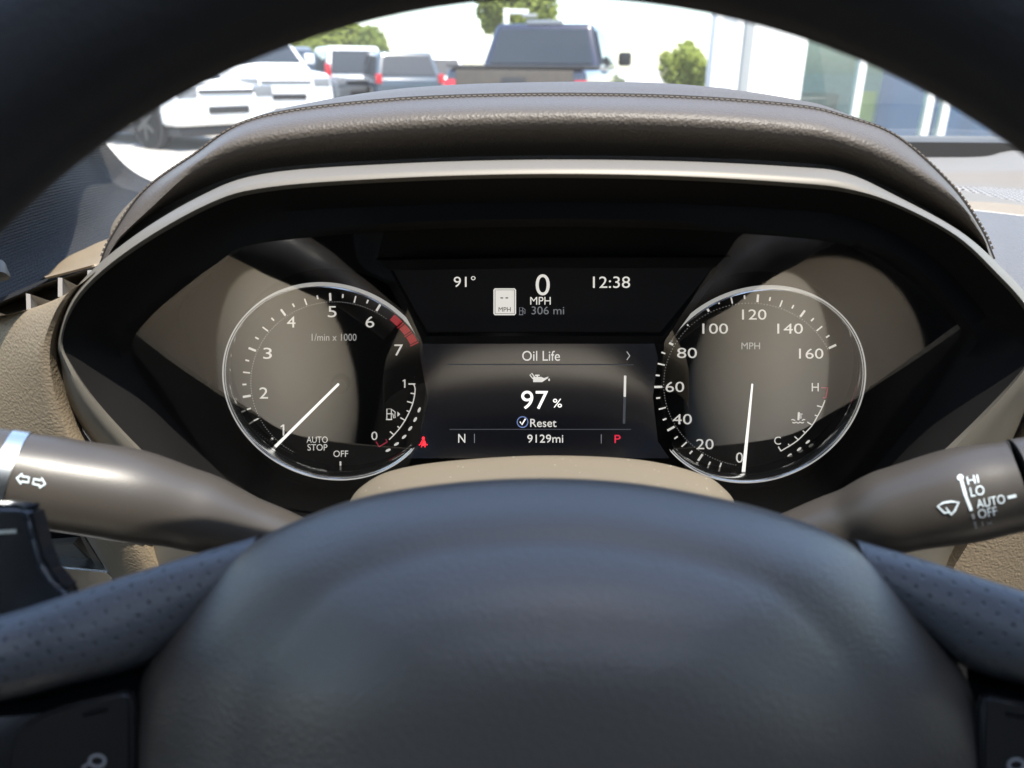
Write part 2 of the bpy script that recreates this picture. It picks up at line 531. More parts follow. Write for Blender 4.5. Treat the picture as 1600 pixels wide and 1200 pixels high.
def sheet(name, x0, x1, y0, y1, z, mt, parent=None):
    return mk(name, [(x0, y0, z), (x1, y0, z), (x1, y1, z), (x0, y1, z)], [(0, 1, 2, 3)], mt, parent, smooth=False)
tag(sheet('ground', -600, 600, -300, 900, 0, M['concrete']), kind='structure')
tag(sheet('road', -60, 60, 20, 27, 0.006, M['asphalt']), kind='structure')
for k in range(6):
    o = sheet('parking_line', -12.2 + k * 2.8, -12.1 + k * 2.8, 11.0, 16.0, 0.010, M['line_paint'])
    tag(o, kind='structure')

def bx(bm, x0, x1, y0, y1, z0, z1, bev=0.0, taper=None):
    vs_ = []
    for z in (z0, z1):
        for x, y in ((x0, y0), (x1, y0), (x1, y1), (x0, y1)):
            vs_.append(bm.verts.new((x, y, z)))
    fs = [bm.faces.new([vs_[i] for i in f]) for f in ((3, 2, 1, 0), (4, 5, 6, 7), (0, 1, 5, 4), (1, 2, 6, 5), (2, 3, 7, 6), (3, 0, 4, 7))]
    if bev:
        ed = {e for f in fs for e in f.edges}
        bmesh.ops.bevel(bm, geom=list(ed), offset=bev, segments=2, affect='EDGES', profile=0.6)
    return vs_
def local(name, bm, mt, parent, smooth=True):
    me = bpy.data.meshes.new(name)
    bm.normal_update()
    bm.to_mesh(me); bm.free()
    if smooth:
        me.polygons.foreach_set('use_smooth', [True] * len(me.polygons))
        me.set_sharp_from_angle(angle=R(35))
    me.materials.append(mt)
    o = bpy.data.objects.new(name, me)
    COL.objects.link(o)
    o.parent = parent
    return o
def prism(prof, w, wtop=None, bev=0.05):
    """side profile (y, z) extruded across x; points above zmid are pulled in to wtop"""
    bm = bmesh.new()
    zs = [p[1] for p in prof]
    lo, hi = min(zs), max(zs)
    A, B = [], []
    for y, z in prof:
        ww = w if wtop is None else w + (wtop - w) * (z - lo) / (hi - lo)
        A.append(bm.verts.new((-ww / 2, y, z))); B.append(bm.verts.new((ww / 2, y, z)))
    n = len(prof)
    bm.faces.new(A); bm.faces.new(B[::-1])
    for i in range(n):
        j = (i + 1) % n
        bm.faces.new((A[j], A[i], B[i], B[j]))
    bmesh.ops.recalc_face_normals(bm, faces=bm.faces[:])
    if bev:
        bmesh.ops.bevel(bm, geom=bm.edges[:], offset=bev, segments=3, affect='EDGES', profile=0.6)
    return bm
def quad(name, pts, mt, parent, t=0.015):
    """thin plate through four local points"""
    a, b, c, d = [Vector(p) for p in pts]
    n = (b - a).cross(d - a).normalized() * t
    bm = bmesh.new()
    v = [bm.verts.new(p) for p in (a, b, c, d, a + n, b + n, c + n, d + n)]
    for f in ((3, 2, 1, 0), (4, 5, 6, 7), (0, 1, 5, 4), (1, 2, 6, 5), (2, 3, 7, 6), (3, 0, 4, 7)):
        bm.faces.new([v[i] for i in f])
    return local(name, bm, mt, parent, False)
def cyl_x(bm, x0, x1, y, z, r, n=24):
    A = [bm.verts.new((x0, y + r * math.cos(2 * math.pi * k / n), z + r * math.sin(2 * math.pi * k / n))) for k in range(n)]
    B = [bm.verts.new((x1, v.co.y, v.co.z)) for v in A]
    bm.faces.new(A[::-1]); bm.faces.new(B)
    for k in range(n):
        bm.faces.new((A[k], A[(k + 1) % n], B[(k + 1) % n], B[k]))
def wheel(parent, x, y, r, s):
    bm = bmesh.new(); cyl_x(bm, min(x, x + s * 0.24), max(x, x + s * 0.24), y, r, r)
    bmesh.ops.bevel(bm, geom=[e for e in bm.edges if e.is_manifold and abs(e.calc_face_angle(0)) > 1], offset=0.04, segments=2, affect='EDGES')
    t = local('wheel', bm, M['rubber'], parent)
    bm = bmesh.new()
    xo = x + s * 0.235
    cyl_x(bm, min(xo, xo + s * 0.02), max(xo, xo + s * 0.02), y, r, r * 0.24, 16)
    for k in range(6):
        a = k * math.pi / 3
        c, s_ = math.cos(a), math.sin(a)
        q = [(-0.045, 0.1), (0.045, 0.1), (0.03, r * 0.66), (-0.03, r * 0.66)]
        f = [bm.verts.new((xo + s * 0.018, y + p * c + l * s_, r + l * c - p * s_)) for p, l in q]
        g = [bm.verts.new((xo - s * 0.01, v.co.y, v.co.z)) for v in f]
        for i in range(4):
            bm.faces.new((f[i], f[(i + 1) % 4], g[(i + 1) % 4], g[i]))
        bm.faces.new(f)
    bmesh.ops.recalc_face_normals(bm, faces=bm.faces[:])
    local('rim', bm, M['wheel_metal'], t)
def car(name, label, cat, loc, head, L, W, body, cabin, paint, wheels, wr, front=None, rear=None, group=None, low=0.32):
    """local +y is the front; head is the heading in degrees clockwise from +y"""
    root = empty(name, (loc[0], loc[1], 0), label, cat, group)
    root.rotation_euler.z = R(-head)
    local('body', prism(body, W, W * 0.94, 0.12), paint, root)
    cab = local('cabin', prism(cabin, W * 0.93, W * 0.74, 0.09), paint, root)
    # glass plates on the cabin
    ys = sorted(cabin, key=lambda p: p[1])
    lo = sorted(ys[:2], key=lambda p: p[0]); hi = sorted(ys[-2:], key=lambda p: p[0])
    zl, zh = lo[0][1], hi[0][1]
    def cw(z):
        return (W * 0.93 + (W * 0.74 - W * 0.93) * (z - zl) / (zh - zl)) / 2
    za, zb = zl + (zh - zl) * 0.12, zl + (zh - zl) * 0.86
    def yf(z, i):
        return lo[i][0] + (hi[i][0] - lo[i][0]) * (z - zl) / (zh - zl)
    e = 0.012
    quad('windscreen', [(cw(za) - .12, yf(za, 1) + e, za), (-cw(za) + .12, yf(za, 1) + e, za), (-cw(zb) + .1, yf(zb, 1) + e, zb), (cw(zb) - .1, yf(zb, 1) + e, zb)], M['car_glass'], root)
    quad('rear_window', [(-cw(za) + .12, yf(za, 0) - e, za), (cw(za) - .12, yf(za, 0) - e, za), (cw(zb) - .1, yf(zb, 0) - e, zb), (-cw(zb) + .1, yf(zb, 0) - e, zb)], M['car_glass'], root)
    nseg = 2 if (lo[1][0] - lo[0][0]) < 2.2 else 3
    for s in (-1, 1):
        for k in range(nseg):
            f0, f1 = k / nseg + 0.03, (k + 1) / nseg - 0.03
            def py_(z, f):
                return yf(z, 0) + 0.12 + (yf(z, 1) - yf(z, 0) - 0.24) * f
            p = [(s * (cw(za) + e), py_(za, f0), za), (s * (cw(za) + e), py_(za, f1), za), (s * (cw(zb) + e), py_(zb, f1), zb), (s * (cw(zb) + e), py_(zb, f0), zb)]
            quad('side_window', p if s > 0 else p[::-1], M['car_glass'], root)
        for wy in wheels:
            wheel(root, s * (W / 2 - 0.22), wy, wr, s)
            bm = bmesh.new(); cyl_x(bm, min(s * (W / 2 - .1), s * (W / 2 + .004)), max(s * (W / 2 - .1), s * (W / 2 + .004)), wy, wr + .04, wr * 1.17, 28)
            local('wheel_arch', bm, M['trim_black'], root)
        bm = bmesh.new(); bx(bm, min(s * (W / 2 - .02), s * (W / 2 + .2)), max(s * (W / 2 - .02), s * (W / 2 + .2)), yf(za, 1) - .45, yf(za, 1) - .3, za - .02, za + .2, .05)
        local('wing_mirror', bm, M['trim_black'] if paint is M['dark_blue_paint'] else paint, root)
    for s in (-1, 1):
        if front:
            zf = front
            bm = bmesh.new(); bx(bm, min(s * W * .28, s * W * .46), max(s * W * .28, s * W * .46), L / 2 - .09, L / 2 + .015, zf - .09, zf + .09, .03)
            local('headlight', bm, M['lamp_glass'], root)
        if rear:
            zr, hr = rear
            bm = bmesh.new(); bx(bm, min(s * W * .40, s * W * .485), max(s * W * .40, s * W * .485), -L / 2 - .02, -L / 2 + .12, zr - hr, zr + hr, .02)
            local('tail_light', bm, M['tail_red'], root)
    if front:
        bm = bmesh.new(); bx(bm, -W * .26, W * .26, L / 2 - .05, L / 2 + .02, front - .02, front + .03, .01)
        local('grille', bm, M['trim_black'], root)
        bm = bmesh.new(); bx(bm, -W * .2, W * .2, L / 2 - .05, L / 2 + .025, front - .34, front - .22, .03)
        local('lower_grille', bm, M['trim_black'], root)
    bm = bmesh.new(); bx(bm, -W * .46, W * .46, -L / 2 + .1, L / 2 - .1, low - .1, low + .03, .02)
    local('underbody', bm, M['trim_black'], root)
    return root

def suv(name, label, loc, head, paint, L=4.7, W=1.9, Ht=1.75, group=None, wr=0.37, front=0.86, rear=(1.0, .12)):
    h = L / 2
    body = [(-h, .35), (-h, .95), (-h + .08, 1.02), (h - 1.2, 1.05), (h - .1, .98), (h, .85), (h, .38)]
    cabin = [(-h + .15, 1.0), (-h + .5, Ht), (h - 2.1, Ht), (h - 1.2, 1.0)]
    return car(name, label, 'car', loc, head, L, W, body, cabin, paint, (-h + .95, h - .95), wr, front, rear, group or 'vehicles parked in the lot')

# white vehicles parked to the left
p = og(235, 233)
suv('parked_suv', 'white sport utility vehicle with dark wheel, its front turned to the windscreen', (p.x - .52, p.y + 1.62), 128, M['white_paint'], Ht=1.82, wr=0.42, front=0.90)
def pickup(name, label, loc, head, paint, L=5.6, W=2.0, Ht=1.92):
    h = L / 2
    body = [(-h, .48), (-h, 1.30), (h - 1.5, 1.30), (h - 1.4, 1.22), (h - .12, 1.16), (h, 1.02), (h, .45)]
    cabin = [(-h + 1.75, 1.28), (-h + 2.0, Ht), (h - 2.45, Ht), (h - 1.5, 1.28)]
    root = car(name, label, 'pickup truck', loc, head, L, W, body, cabin, paint, (-h + 1.1, h - 1.0), .40, 0.98, (0.98, .17), group='vehicles parked in the lot', low=0.45)
    bm = bmesh.new(); bx(bm, -W * .395, W * .395, -h - .025, -h + .02, .72, 1.27, .015)
    tg = local('tailgate', bm, M['dusty_brown'] if paint is M['dark_blue_paint'] else paint, root)
    bm = bmesh.new(); bx(bm, -.16, .16, -h - .05, -h - .02, 1.08, 1.18, .012)
    local('handle', bm, M['trim_black'], tg)
    bm = bmesh.new(); bx(bm, -W * .46, W * .46, -h - .02, -h + 1.75, 1.301, 1.33, .01)
    local('bed_cover', bm, M['trim_black'], root)
    bm = bmesh.new(); bx(bm, -W * .47, W * .47, -h - .16, -h + .02, .5, .68, .04)
    local('bumper', bm, M['trim_black'], root)
    bm = bmesh.new(); bx(bm, -.28, .28, -h + 2.0, -h + 2.1, Ht - .02, Ht + .05, .02)
    local('brake_light', bm, M['lamp_glass'], root)
    return root
pickup('parked_pickup', 'white pickup truck with chrome lamps parked behind the white sport utility vehicle', (-6.1, 19.4), 150, M['white_paint'])
suv('parked_suv', 'grey sport utility vehicle with dark windows between the white pickup and the white van', (-6.4, 23.5), 115, M['grey_paint'], Ht=1.8, front=0.9)
suv('parked_van', 'white van seen from the back with red tail lamp at its corner', (-5.3, 25.5), -22, M['white_paint'], L=4.9, Ht=1.82, front=None, rear=(1.15, .22))
suv('parked_suv', 'slate blue sport utility vehicle in front of the left-hand trees', (-3.55, 24.0), -20, M['slate_paint'], Ht=1.66, front=None)
suv('parked_car', 'small white car between the slate blue vehicle and the dark pickup', (-2.55, 25.5), -12, M['white_paint'], L=4.2, W=1.75, Ht=1.58, front=None)
pickup('parked_pickup', 'dark blue pickup truck with black bed cover, seen from the back', (0.62, 13.6), 13, M['dark_blue_paint'])

# street lamp, trees, building
def lamp_post(x, y, h):
    root = empty('street_lamp', (x, y, 0), 'white street lamp with short arm in front of the tall tree', 'street lamp')
    bm = bmesh.new(); bx(bm, -.18, .18, -.18, .18, 0, .5, .02); local('base', bm, M['concrete'], root)
    bm = bmesh.new(); bx(bm, -.09, .09, -.09, .09, .5, h, .02); local('pole', bm, M['wall_white'], root)
    bm = bmesh.new(); bx(bm, .09, .75, -.08, .08, h - .16, h - .02, .02); arm = local('arm', bm, M['wall_white'], root)
    bm = bmesh.new(); bx(bm, .55, 1.05, -.17, .17, h - .26, h - .16, .03); local('lamp_head', bm, M['post_grey'], arm)
lamp_post(-0.30, 29, 3.15)

def leafy(rx, ry, rz, n, size, clumps, seed):
    rnd = random.Random(seed)
    V, Fc = [], []
    cl = []
    for _ in range(clumps):
        while True:
            q = Vector((rnd.uniform(-1, 1), rnd.uniform(-1, 1), rnd.uniform(-1, 1)))
            if q.length < 1: break
        cl.append((Vector((q.x * rx, q.y * ry, q.z * rz)), rnd.choice((.18, .25, .3, .42, .5)) * min(rx, rz)))
    for _ in range(n):
        c, r = rnd.choice(cl)
        d = Vector((rnd.gauss(0, 1), rnd.gauss(0, 1), rnd.gauss(0, 1))).normalized() * r * rnd.uniform(.5, 1) ** .5
        p = c + d * 1.15
        if rnd.random() < .35:      # loose sprays between the clumps
            while True:
                e_ = Vector((rnd.uniform(-1, 1), rnd.uniform(-1, 1), rnd.uniform(-1, 1)))
                if e_.length < 1: break
            p = Vector((e_.x * rx, e_.y * ry, e_.z * rz)) * (1.02 + .12 * math.sin(5 * e_.x + 3 * e_.z + seed))
        u = Vector((rnd.gauss(0, 1), rnd.gauss(0, 1), rnd.gauss(0, 1))).normalized()
        w = u.orthogonal().normalized()
        s = size * rnd.uniform(.6, 1.3)
        b = len(V)
        V += [p - u * s, p + w * s * .55, p + u * s, p - w * s * .55]
        Fc.append((b, b + 1, b + 2, b + 3))
    return V, Fc
def tree(label, x, y, base, rx, ry, rz, n, size, clumps, seed, mt):
    root = empty('tree', (x, y, 0), label, 'tree', 'trees beyond the car park')
    bm = bmesh.new()
    rr = 0.035 * (base + rz) + 0.04
    zz = base + rz * .4
    ring = []
    for z, r in ((0, rr * 1.3), (zz * .35, rr), (zz * .75, rr * .7), (zz, rr * .3)):
        ring.append([bm.verts.new((r * math.cos(k * math.pi / 4) + .05 * math.sin(z * 2), r * math.sin(k * math.pi / 4), z)) for k in range(8)])
    for i in range(3):
        for k in range(8):
            bm.faces.new((ring[i][k], ring[i][(k + 1) % 8], ring[i + 1][(k + 1) % 8], ring[i + 1][k]))
    rnd = random.Random(seed + 5)
    for _ in range(5):
        a = rnd.uniform(0, 6.3); z0 = zz * rnd.uniform(.5, .9)
        e = Vector((math.cos(a) * rx * .6, math.sin(a) * ry * .6, base + rz * rnd.uniform(0, .6)))
        s0 = Vector((0, 0, z0))
        o = Vector((math.cos(a + 1.57), math.sin(a + 1.57), 0)) * rr * .35
        q = [bm.verts.new(v) for v in (s0 - o, s0 + o, s0 + Vector((0, 0, rr * .6)), e)]
        bm.faces.new((q[0], q[1], q[3])); bm.faces.new((q[1], q[2], q[3])); bm.faces.new((q[2], q[0], q[3]))
    local('trunk', bm, M['bark'], root)
    V, Fc = leafy(rx, ry, rz, n, size, clumps, seed)
    me = bpy.data.meshes.new('crown')
    me.from_pydata([v + Vector((0, 0, base)) for v in V], [], Fc)
    me.materials.append(mt)
    o = bpy.data.objects.new('crown', me); COL.objects.link(o); o.parent = root
tree('tall green tree rising behind the dark pickup and the street lamp', 0.15, 36, 3.6, 1.5, 1.4, 1.75, 15000, .12, 34, 3, M['leaf'])
tree('broad bright green tree behind the white van, the larger of the left-hand pair', -9.4, 42, 2.35, 2.2, 2.0, 1.3, 15000, .13, 34, 4, M['leaf'])
tree('smaller darker green tree above the slate blue vehicle', -7.1, 41, 2.0, 1.0, 1.0, 1.0, 8000, .11, 20, 5, M['leaf2'])
tree('low green bush between the dark pickup and the grey post', 6.55, 32, 1.35, 0.9, .9, .8, 7000, .09, 22, 6, M['leaf'])

bld = empty('showroom', (6, 13, 0), 'white showroom building with tall glass front and blue banner inside', 'building')
def wbox(name, x0, x1, y0, y1, z0, z1, mt, parent, bev=0.0):
    bm = bmesh.new(); bx(bm, x0, x1, y0, y1, z0, z1, bev)
    return bm_obj(name, bm, mt, parent, smooth=bev > 0)
BY = 12.0
wbox('wall', 2.85, 4.10, BY, BY + .35, 0, 5.0, M['wall_white'], bld)
wbox('corner_post', 3.18, 3.31, BY - .35, BY - .21, 0, 5.0, M['post_grey'], bld, .02)
wbox('back_wall', 4.12, 13, BY + 4.0, BY + 4.2, 0, 5.0, M['shop_wall'], bld)
wbox('roof', 2.8, 13.2, BY - .2, BY + 4.3, 5.0, 5.4, M['wall_white'], bld)
wbox('floor', 4.12, 13, BY + .3, BY + 4.0, 0.01, .1, M['post_grey'], bld)
mull = [4.15, 5.05, 6.13, 6.38, 7.6, 9.8, 11.4, 13.0]
for k, x in enumerate(mull):
    wbox('mullion', x - .05, x + .05, BY + .05, BY + .2, 0.1, 5.0, M['wall_white'], bld, .01)
for k in range(len(mull) - 1):
    wbox('pane', mull[k] + .05, mull[k + 1] - .05, BY + .11, BY + .125, .1, 5.0, M['shop_glass'], bld)
wbox('transom', 4.22, 12.95, BY + .06, BY + .105, 2.2, 2.26, M['post_grey'], bld)
wbox('banner', 5.75, 6.45, BY + .9, BY + .94, .2, 1.75, M['banner_blue'], bld)
wbox('poster', 5.45, 5.68, BY + .9, BY + .93, .5, 1.0, M['poster_yellow'], bld)
wbox('green_block', 4.5, 5.3, BY + 1.4, BY + 1.9, .1, .95, M['shop_green'], bld, .02)  # green block added behind the glass to stand for its green reflections
wbox('blue_block', 6.6, 7.6, BY + .8, BY + 1.4, .1, .8, M['banner_blue'], bld, .08)  # blue block added behind the glass to stand for its blue reflections
wbox('counter', 7.0, 8.9, BY + 1.6, BY + 2.3, .1, 1.15, M['banner_blue'], bld, .03)

# ================================================================== CAR SHELL
XC = 0.0135                       # centre line of the driver's place
shell = empty('car_interior', (0.3, -0.4, H - 0.95), 'dark fabric windscreen pillar, glass and roof of the parked car', 'car')
HDR_Y, HDR_Z = 0.04, H + 0.40
cowl = [(-0.53, 0.90, H - 0.17), (-0.3, 0.98, H - 0.14), (0.3, 1.03, H - 0.105), (0.8, 1.0, H - 0.10), (1.25, 0.88, H - 0.11)]
head = [(-0.50, HDR_Y - .05, HDR_Z - .03), (-0.2, HDR_Y, HDR_Z), (0.3, HDR_Y + .02, HDR_Z + .01), (0.8, HDR_Y, HDR_Z), (1.1, HDR_Y - .05, HDR_Z - .03)]
mid = [((Vector(a) + Vector(b)) / 2 + Vector((0, 0.02, 0.03))) for a, b in zip(cowl, head)]
loft('windshield', [cowl, mid, head], M['veiled_glass'], shell, nu=30, nv=6)
def roof_row(y, z):
    return [(-.55, y, z - .03), (-.2, y, z), (.3, y, z + .01), (.8, y, z), (1.15, y, z - .03)]
loft('roof', [head, roof_row(-.1, H + .43), roof_row(-.22, H + .44)], M['liner'], shell, nu=20, nv=3)
loft('roof', [roof_row(-.68, H + .45), roof_row(-1.1, H + .44), roof_row(-1.6, H + .39)], M['liner'], shell, nu=20, nv=3)
for x0, x1 in ((-.56, -.33), (.90, 1.16)):
    wbox('roof_rail', x0, x1, -.70, -.20, H + .41, H + .46, M['liner'], shell)
wbox('added_sunroof', -.35, .92, -.69, -.21, H + .462, H + .467, M['tinted'], shell)  # unseen sunroof, added to let sun onto the mirrored seat bolsters
for x in (-.665, 1.245):
    wbox('side_window', x - .003, x + .003, -.45, .60, H - .20, H + .38, M['tinted'], shell)
    wbox('rear_side_window', x - .003, x + .003, -1.6, -.55, H - .20, H + .38, M['privacy'], shell)
    wbox('door_pillar', x - .03, x + .03, -.56, -.44, H - .20, H + .40, M['liner'], shell)
    wbox('roof_edge', x - .12, x + .12, -1.6, .02, H + .36, H + .43, M['liner'], shell)

wbox('floor_pan', -.68, 1.25, -1.6, 1.1, H - 0.98, H - 0.95, M['carpet'], shell)
wbox('firewall', -.66, 1.25, .95, 1.0, H - .95, H - .2, M['carpet'], shell)
wbox('rear_panel', -.68, 1.25, -1.63, -1.6, H - .95, H + .36, M['carpet'], shell)
wbox('door_panel', -.70, -.64, -1.6, .62, H - .95, H - .20, M['seat_dark'], shell)
wbox('passenger_door_panel', 1.22, 1.28, -1.6, .62, H - .95, H - .20, M['seat_dark'], shell)
def cu(pts, per=8, closed=False):  # smooth curve with a fixed count of points per anchor
    P = [Vector(p) for p in pts]
    m = len(P); out = []
    for i in range(m if closed else m - 1):
        if closed:
            a, b, c, d = P[(i - 1) % m], P[i], P[(i + 1) % m], P[(i + 2) % m]
        else:
            b, c = P[i], P[i + 1]
            a = P[i - 1] if i > 0 else b * 2 - c
            d = P[i + 2] if i + 2 < m else c * 2 - b
        for k in range(per):
            t = k / per
            out.append(0.5 * ((2 * b) + (c - a) * t + (2 * a - 5 * b + 4 * c - d) * t * t + (3 * b - a - 3 * c + d) * t ** 3))
    if not closed:
        out.append(P[-1].copy())
    return out
def surf(name, rows, mt, parent, per=8, nv=4, closed=False, flip=False, sharp=50):
    """rows of world anchors (same count in each) -> smooth skin"""
    cs = [cu(r, per, closed) for r in rows]
    return loft(name, cs, mt, parent, nv=nv, closed=closed, flip=flip, resample=False, sharp=sharp)
def Y(pts, y):
    return [oy(a, b, y) for a, b in pts]
def Yv(pts):
    return [oy(a, b, y) for a, b, y in pts]
def Dv(pts):
    return [at(a, b, d) for a, b, d in pts]

# windscreen pillar at the left, its fabric curling to the glass
surf('windscreen_pillar', [
    Yv([(-60, 40, .44), (60, 140, .62), (120, 190, .75), (165, 225, .86), (187, 252, .92), (215, 275, .95), (255, 296, .95), (300, 318, .94)]),
    Yv([(-90, 60, .425), (25, 152, .60), (92, 204, .73), (142, 240, .83), (166, 266, .885), (196, 290, .91), (238, 312, .91), (285, 335, .90)]),
    Yv([(-170, 120, .38), (-40, 200, .52), (35, 250, .62), (95, 290, .70), (130, 318, .74), (160, 343, .76), (200, 365, .76), (245, 385, .76)]),
    Yv([(-300, 200, .33), (-190, 280, .42), (-110, 330, .5), (-50, 370, .56), (10, 405, .60), (80, 420, .62), (130, 420, .62), (190, 425, .62)]),
    Yv([(-420, 300, .30), (-300, 380, .36), (-220, 430, .42), (-130, 460, .46), (-60, 465, .5), (20, 470, .52), (80, 470, .53), (140, 470, .54)])],
    M['fabric'], shell, per=8, nv=6)
surf('pillar_seal', [Yv([(152, 206, .90), (172, 232, .94), (196, 258, .975), (222, 276, .985), (258, 292, .985)]), Yv([(160, 222, .87), (180, 248, .93), (205, 271, .955), (235, 289, .96), (270, 305, .96)])], M['rubber'], shell, nv=2)
surf('door_grip', [Yv([(-120, 395, .40), (-60, 395, .41), (0, 405, .42), (14, 425, .42)]), Yv([(-120, 420, .39), (-60, 420, .395), (0, 428, .405), (17, 432, .415)]), Yv([(-120, 445, .41), (-60, 445, .42), (0, 440, .425), (14, 437, .425)])], M['trim_black'], shell)
surf('windshield_band', [Yv([(1250, 211, 1.0), (1450, 212, .995), (1600, 213, .99), (1900, 214, .95)]), Yv([(1250, 221, .985), (1450, 222, .98), (1600, 223, .975), (1900, 224, .94)])], M['frit'], shell, nv=2)
surf('cowl_gap', [Yv([(1250, 221, .984), (1450, 222, .979), (1600, 223, .974), (1900, 224, .939)]), Yv([(1250, 262, .955), (1450, 262, .955), (1600, 262, .95), (1900, 262, .92)])], M['matte_black'], shell, nv=2)

# ================================================================== DASHBOARD
dash = empty('dashboard', (XC, 0.45, H - 0.4), 'tan and dark leather dashboard with stitched hood over the gauges', 'dashboard')
# hood: valley above the satin rim, dark front face, lit roll, seam, top, back
V1 = [(166, 425), (172, 392), (215, 352), (300, 303), (410, 266), (600, 252), (825, 245), (1050, 247), (1240, 255), (1322, 266), (1400, 300), (1500, 362), (1545, 405), (1550, 425)]
V2 = [(160, 418), (182, 377), (236, 322), (312, 254), (400, 219), (600, 196), (825, 186), (1050, 189), (1240, 203), (1322, 219), (1400, 250), (1485, 304), (1532, 362), (1551, 412)]
V3 = [(157, 414), (175, 372), (225, 300), (300, 245), (400, 186), (600, 158), (825, 149), (1050, 152), (1240, 166), (1322, 184), (1400, 214), (1485, 290), (1532, 358), (1553, 406)]
V4 = [(160, 412), (180, 374), (232, 300), (310, 242), (420, 180), (600, 143), (825, 129), (1050, 132), (1240, 156), (1310, 178), (1390, 213), (1475, 290), (1522, 356), (1545, 404)]
def arcY(pts, mid_, side):
    n = len(pts)
    out = []
    for i, (a, b) in enumerate(pts):
        f = min(1, max(0, 1 - abs(a - 855) / 700)) ** .6
        out.append(oy(a, b, side + (mid_ - side) * f))
    return out
vis_rows = [arcY([(a, b + 14) for a, b in V1], .366, .356), arcY(V1, .374, .360)]
m12 = [((a + c) / 2, (b * .5 + d * .5) + 2) for (a, b), (c, d) in zip(V1, V2)]
vis_rows += [arcY(m12, .3625, .353), arcY(V2, .357, .351)]
m23 = [((a + c) / 2, (b * .45 + d * .55)) for (a, b), (c, d) in zip(V2, V3)]
vis_rows += [arcY(m23, .367, .356), arcY(V3, .402, .372)]
visor = surf('hood_roll', vis_rows, M['visor'], dash, per=10, nv=5)
seam_pts = cu(arcY(V3, .402, .372), 10)
top_rows = [[v + Vector((0, .0015, .0004)) for v in arcY(V3, .402, .372)], arcY(V4, .475, .40),
            [oy(a, b, .56) + Vector((0, .02, -.018)) for a, b in V4], [Vector((v.x, .75, v.z - .09)) for v in arcY(V4, .475, .44)]]
surf('hood_top', top_rows, M['visor'], dash, per=10, nv=5)
tube('seam', [v + Vector((0, .0008, .0002)) for v in seam_pts], .0011, M['groove'], visor, 6)
# row of stitches just behind the seam
V, Fc = [], []
dense = crom(seam_pts, 190)
for i in range(2, 187):
    a, b = dense[i], dense[i].lerp(dense[i + 1], .62)
    for e0, e1 in (((a + Vector((0, -.0030, .0003))), (b + Vector((0, -.0030, .0003)))),):
        t = (e1 - e0).normalized(); u = t.cross(Vector((0, -.3, 1))).normalized() * .00045; w = u.cross(t).normalized() * .00045
        k = len(V)
        for p_ in (e0, e1):
            V += [p_ + u, p_ + w, p_ - u, p_ - w]
        for q in range(4):
            Fc.append((k + q, k + (q + 1) % 4, k + 4 + (q + 1) % 4, k + 4 + q))
        Fc += [(k + 3, k + 2, k + 1, k), (k + 4, k + 5, k + 6, k + 7)]
tag(mk('stitching', V, Fc, M['thread'], visor), kind='stuff')

# left: tan leather panel, dash end, demister vent
surf('leather_panel', [
    Y([(164, 412), (133, 445), (108, 485), (96, 530), (99, 573), (114, 635), (140, 690), (190, 750), (240, 810)], .340),
    Y([(156, 419), (124, 449), (98, 488), (85, 535), (89, 590), (106, 650), (133, 705), (180, 755), (230, 810)], .330),
    Y([(140, 432), (108, 458), (82, 500), (70, 545), (76, 600), (92, 665), (120, 715), (160, 760), (205, 810)], .3265),
    Y([(108, 457), (82, 474), (60, 510), (50, 560), (57, 620), (72, 690), (95, 730), (130, 770), (165, 810)], .330),
    Y([(43, 484), (22, 492), (8, 520), (2, 570), (2, 630), (10, 690), (25, 740), (50, 780), (80, 810)], .342),
    Y([(-60, 505), (-75, 515), (-80, 540), (-85, 590), (-85, 640), (-80, 700), (-70, 750), (-50, 790), (-30, 820)], .365)],
    M['tan'], dash, per=6, nv=5)
surf('panel_top_edge', [
    Y([(156, 419), (140, 432), (108, 457), (43, 484), (-60, 505)], .338),
    [oy(a, b, .352) + Vector((0, .012, -.004)) for a, b in [(156, 423), (140, 436), (108, 460), (43, 487), (-60, 508)]],
    [oy(a, b, .352) + Vector((0, .03, -.03)) for a, b in [(156, 423), (140, 436), (108, 460), (43, 487), (-60, 508)]]], M['tan'], dash, per=6, nv=3)
surf('dash_end', [
    Yv([(62, 438, .60), (85, 418, .61), (105, 402, .62), (130, 390, .63), (175, 372, .65), (260, 360, .66)]),
    Yv([(68, 434, .56), (92, 422, .56), (115, 411, .565), (140, 403, .57), (175, 392, .58), (260, 380, .6)]),
    Yv([(69, 432, .50), (95, 425, .50), (118, 419, .50), (140, 412, .505), (175, 405, .51), (260, 398, .53)]),
    Yv([(71, 434, .482), (95, 428, .482), (118, 422, .482), (140, 416, .482), (175, 408, .49), (260, 404, .5)]),
    Yv([(71, 437, .485), (95, 431, .485), (118, 425, .485), (140, 419, .485), (175, 411, .49), (260, 408, .5)])], M['tan'], dash, per=6, nv=5)
surf('dash_corner', [Yv([(172, 380, .60), (174, 355, .62), (190, 330, .64), (220, 300, .66)]), Yv([(190, 385, .56), (196, 360, .58), (215, 335, .6), (250, 305, .62)])], M['tan_plastic'], dash, per=6, nv=3)
vent = surf('vent_well', [
    Yv([(-60, 492, .47), (0, 472, .475), (62, 446, .48), (100, 433, .482), (165, 412, .482)]),
    Yv([(-60, 505, .52), (0, 485, .52), (62, 458, .52), (100, 445, .52), (165, 424, .52)]),
    Yv([(-60, 530, .46), (0, 505, .46), (62, 495, .46), (100, 480, .46), (165, 440, .46)]),
    Yv([(-60, 540, .37), (0, 515, .37), (62, 500, .37), (100, 485, .37), (165, 440, .37)])], M['tan_plastic'], dash, per=6, nv=3)
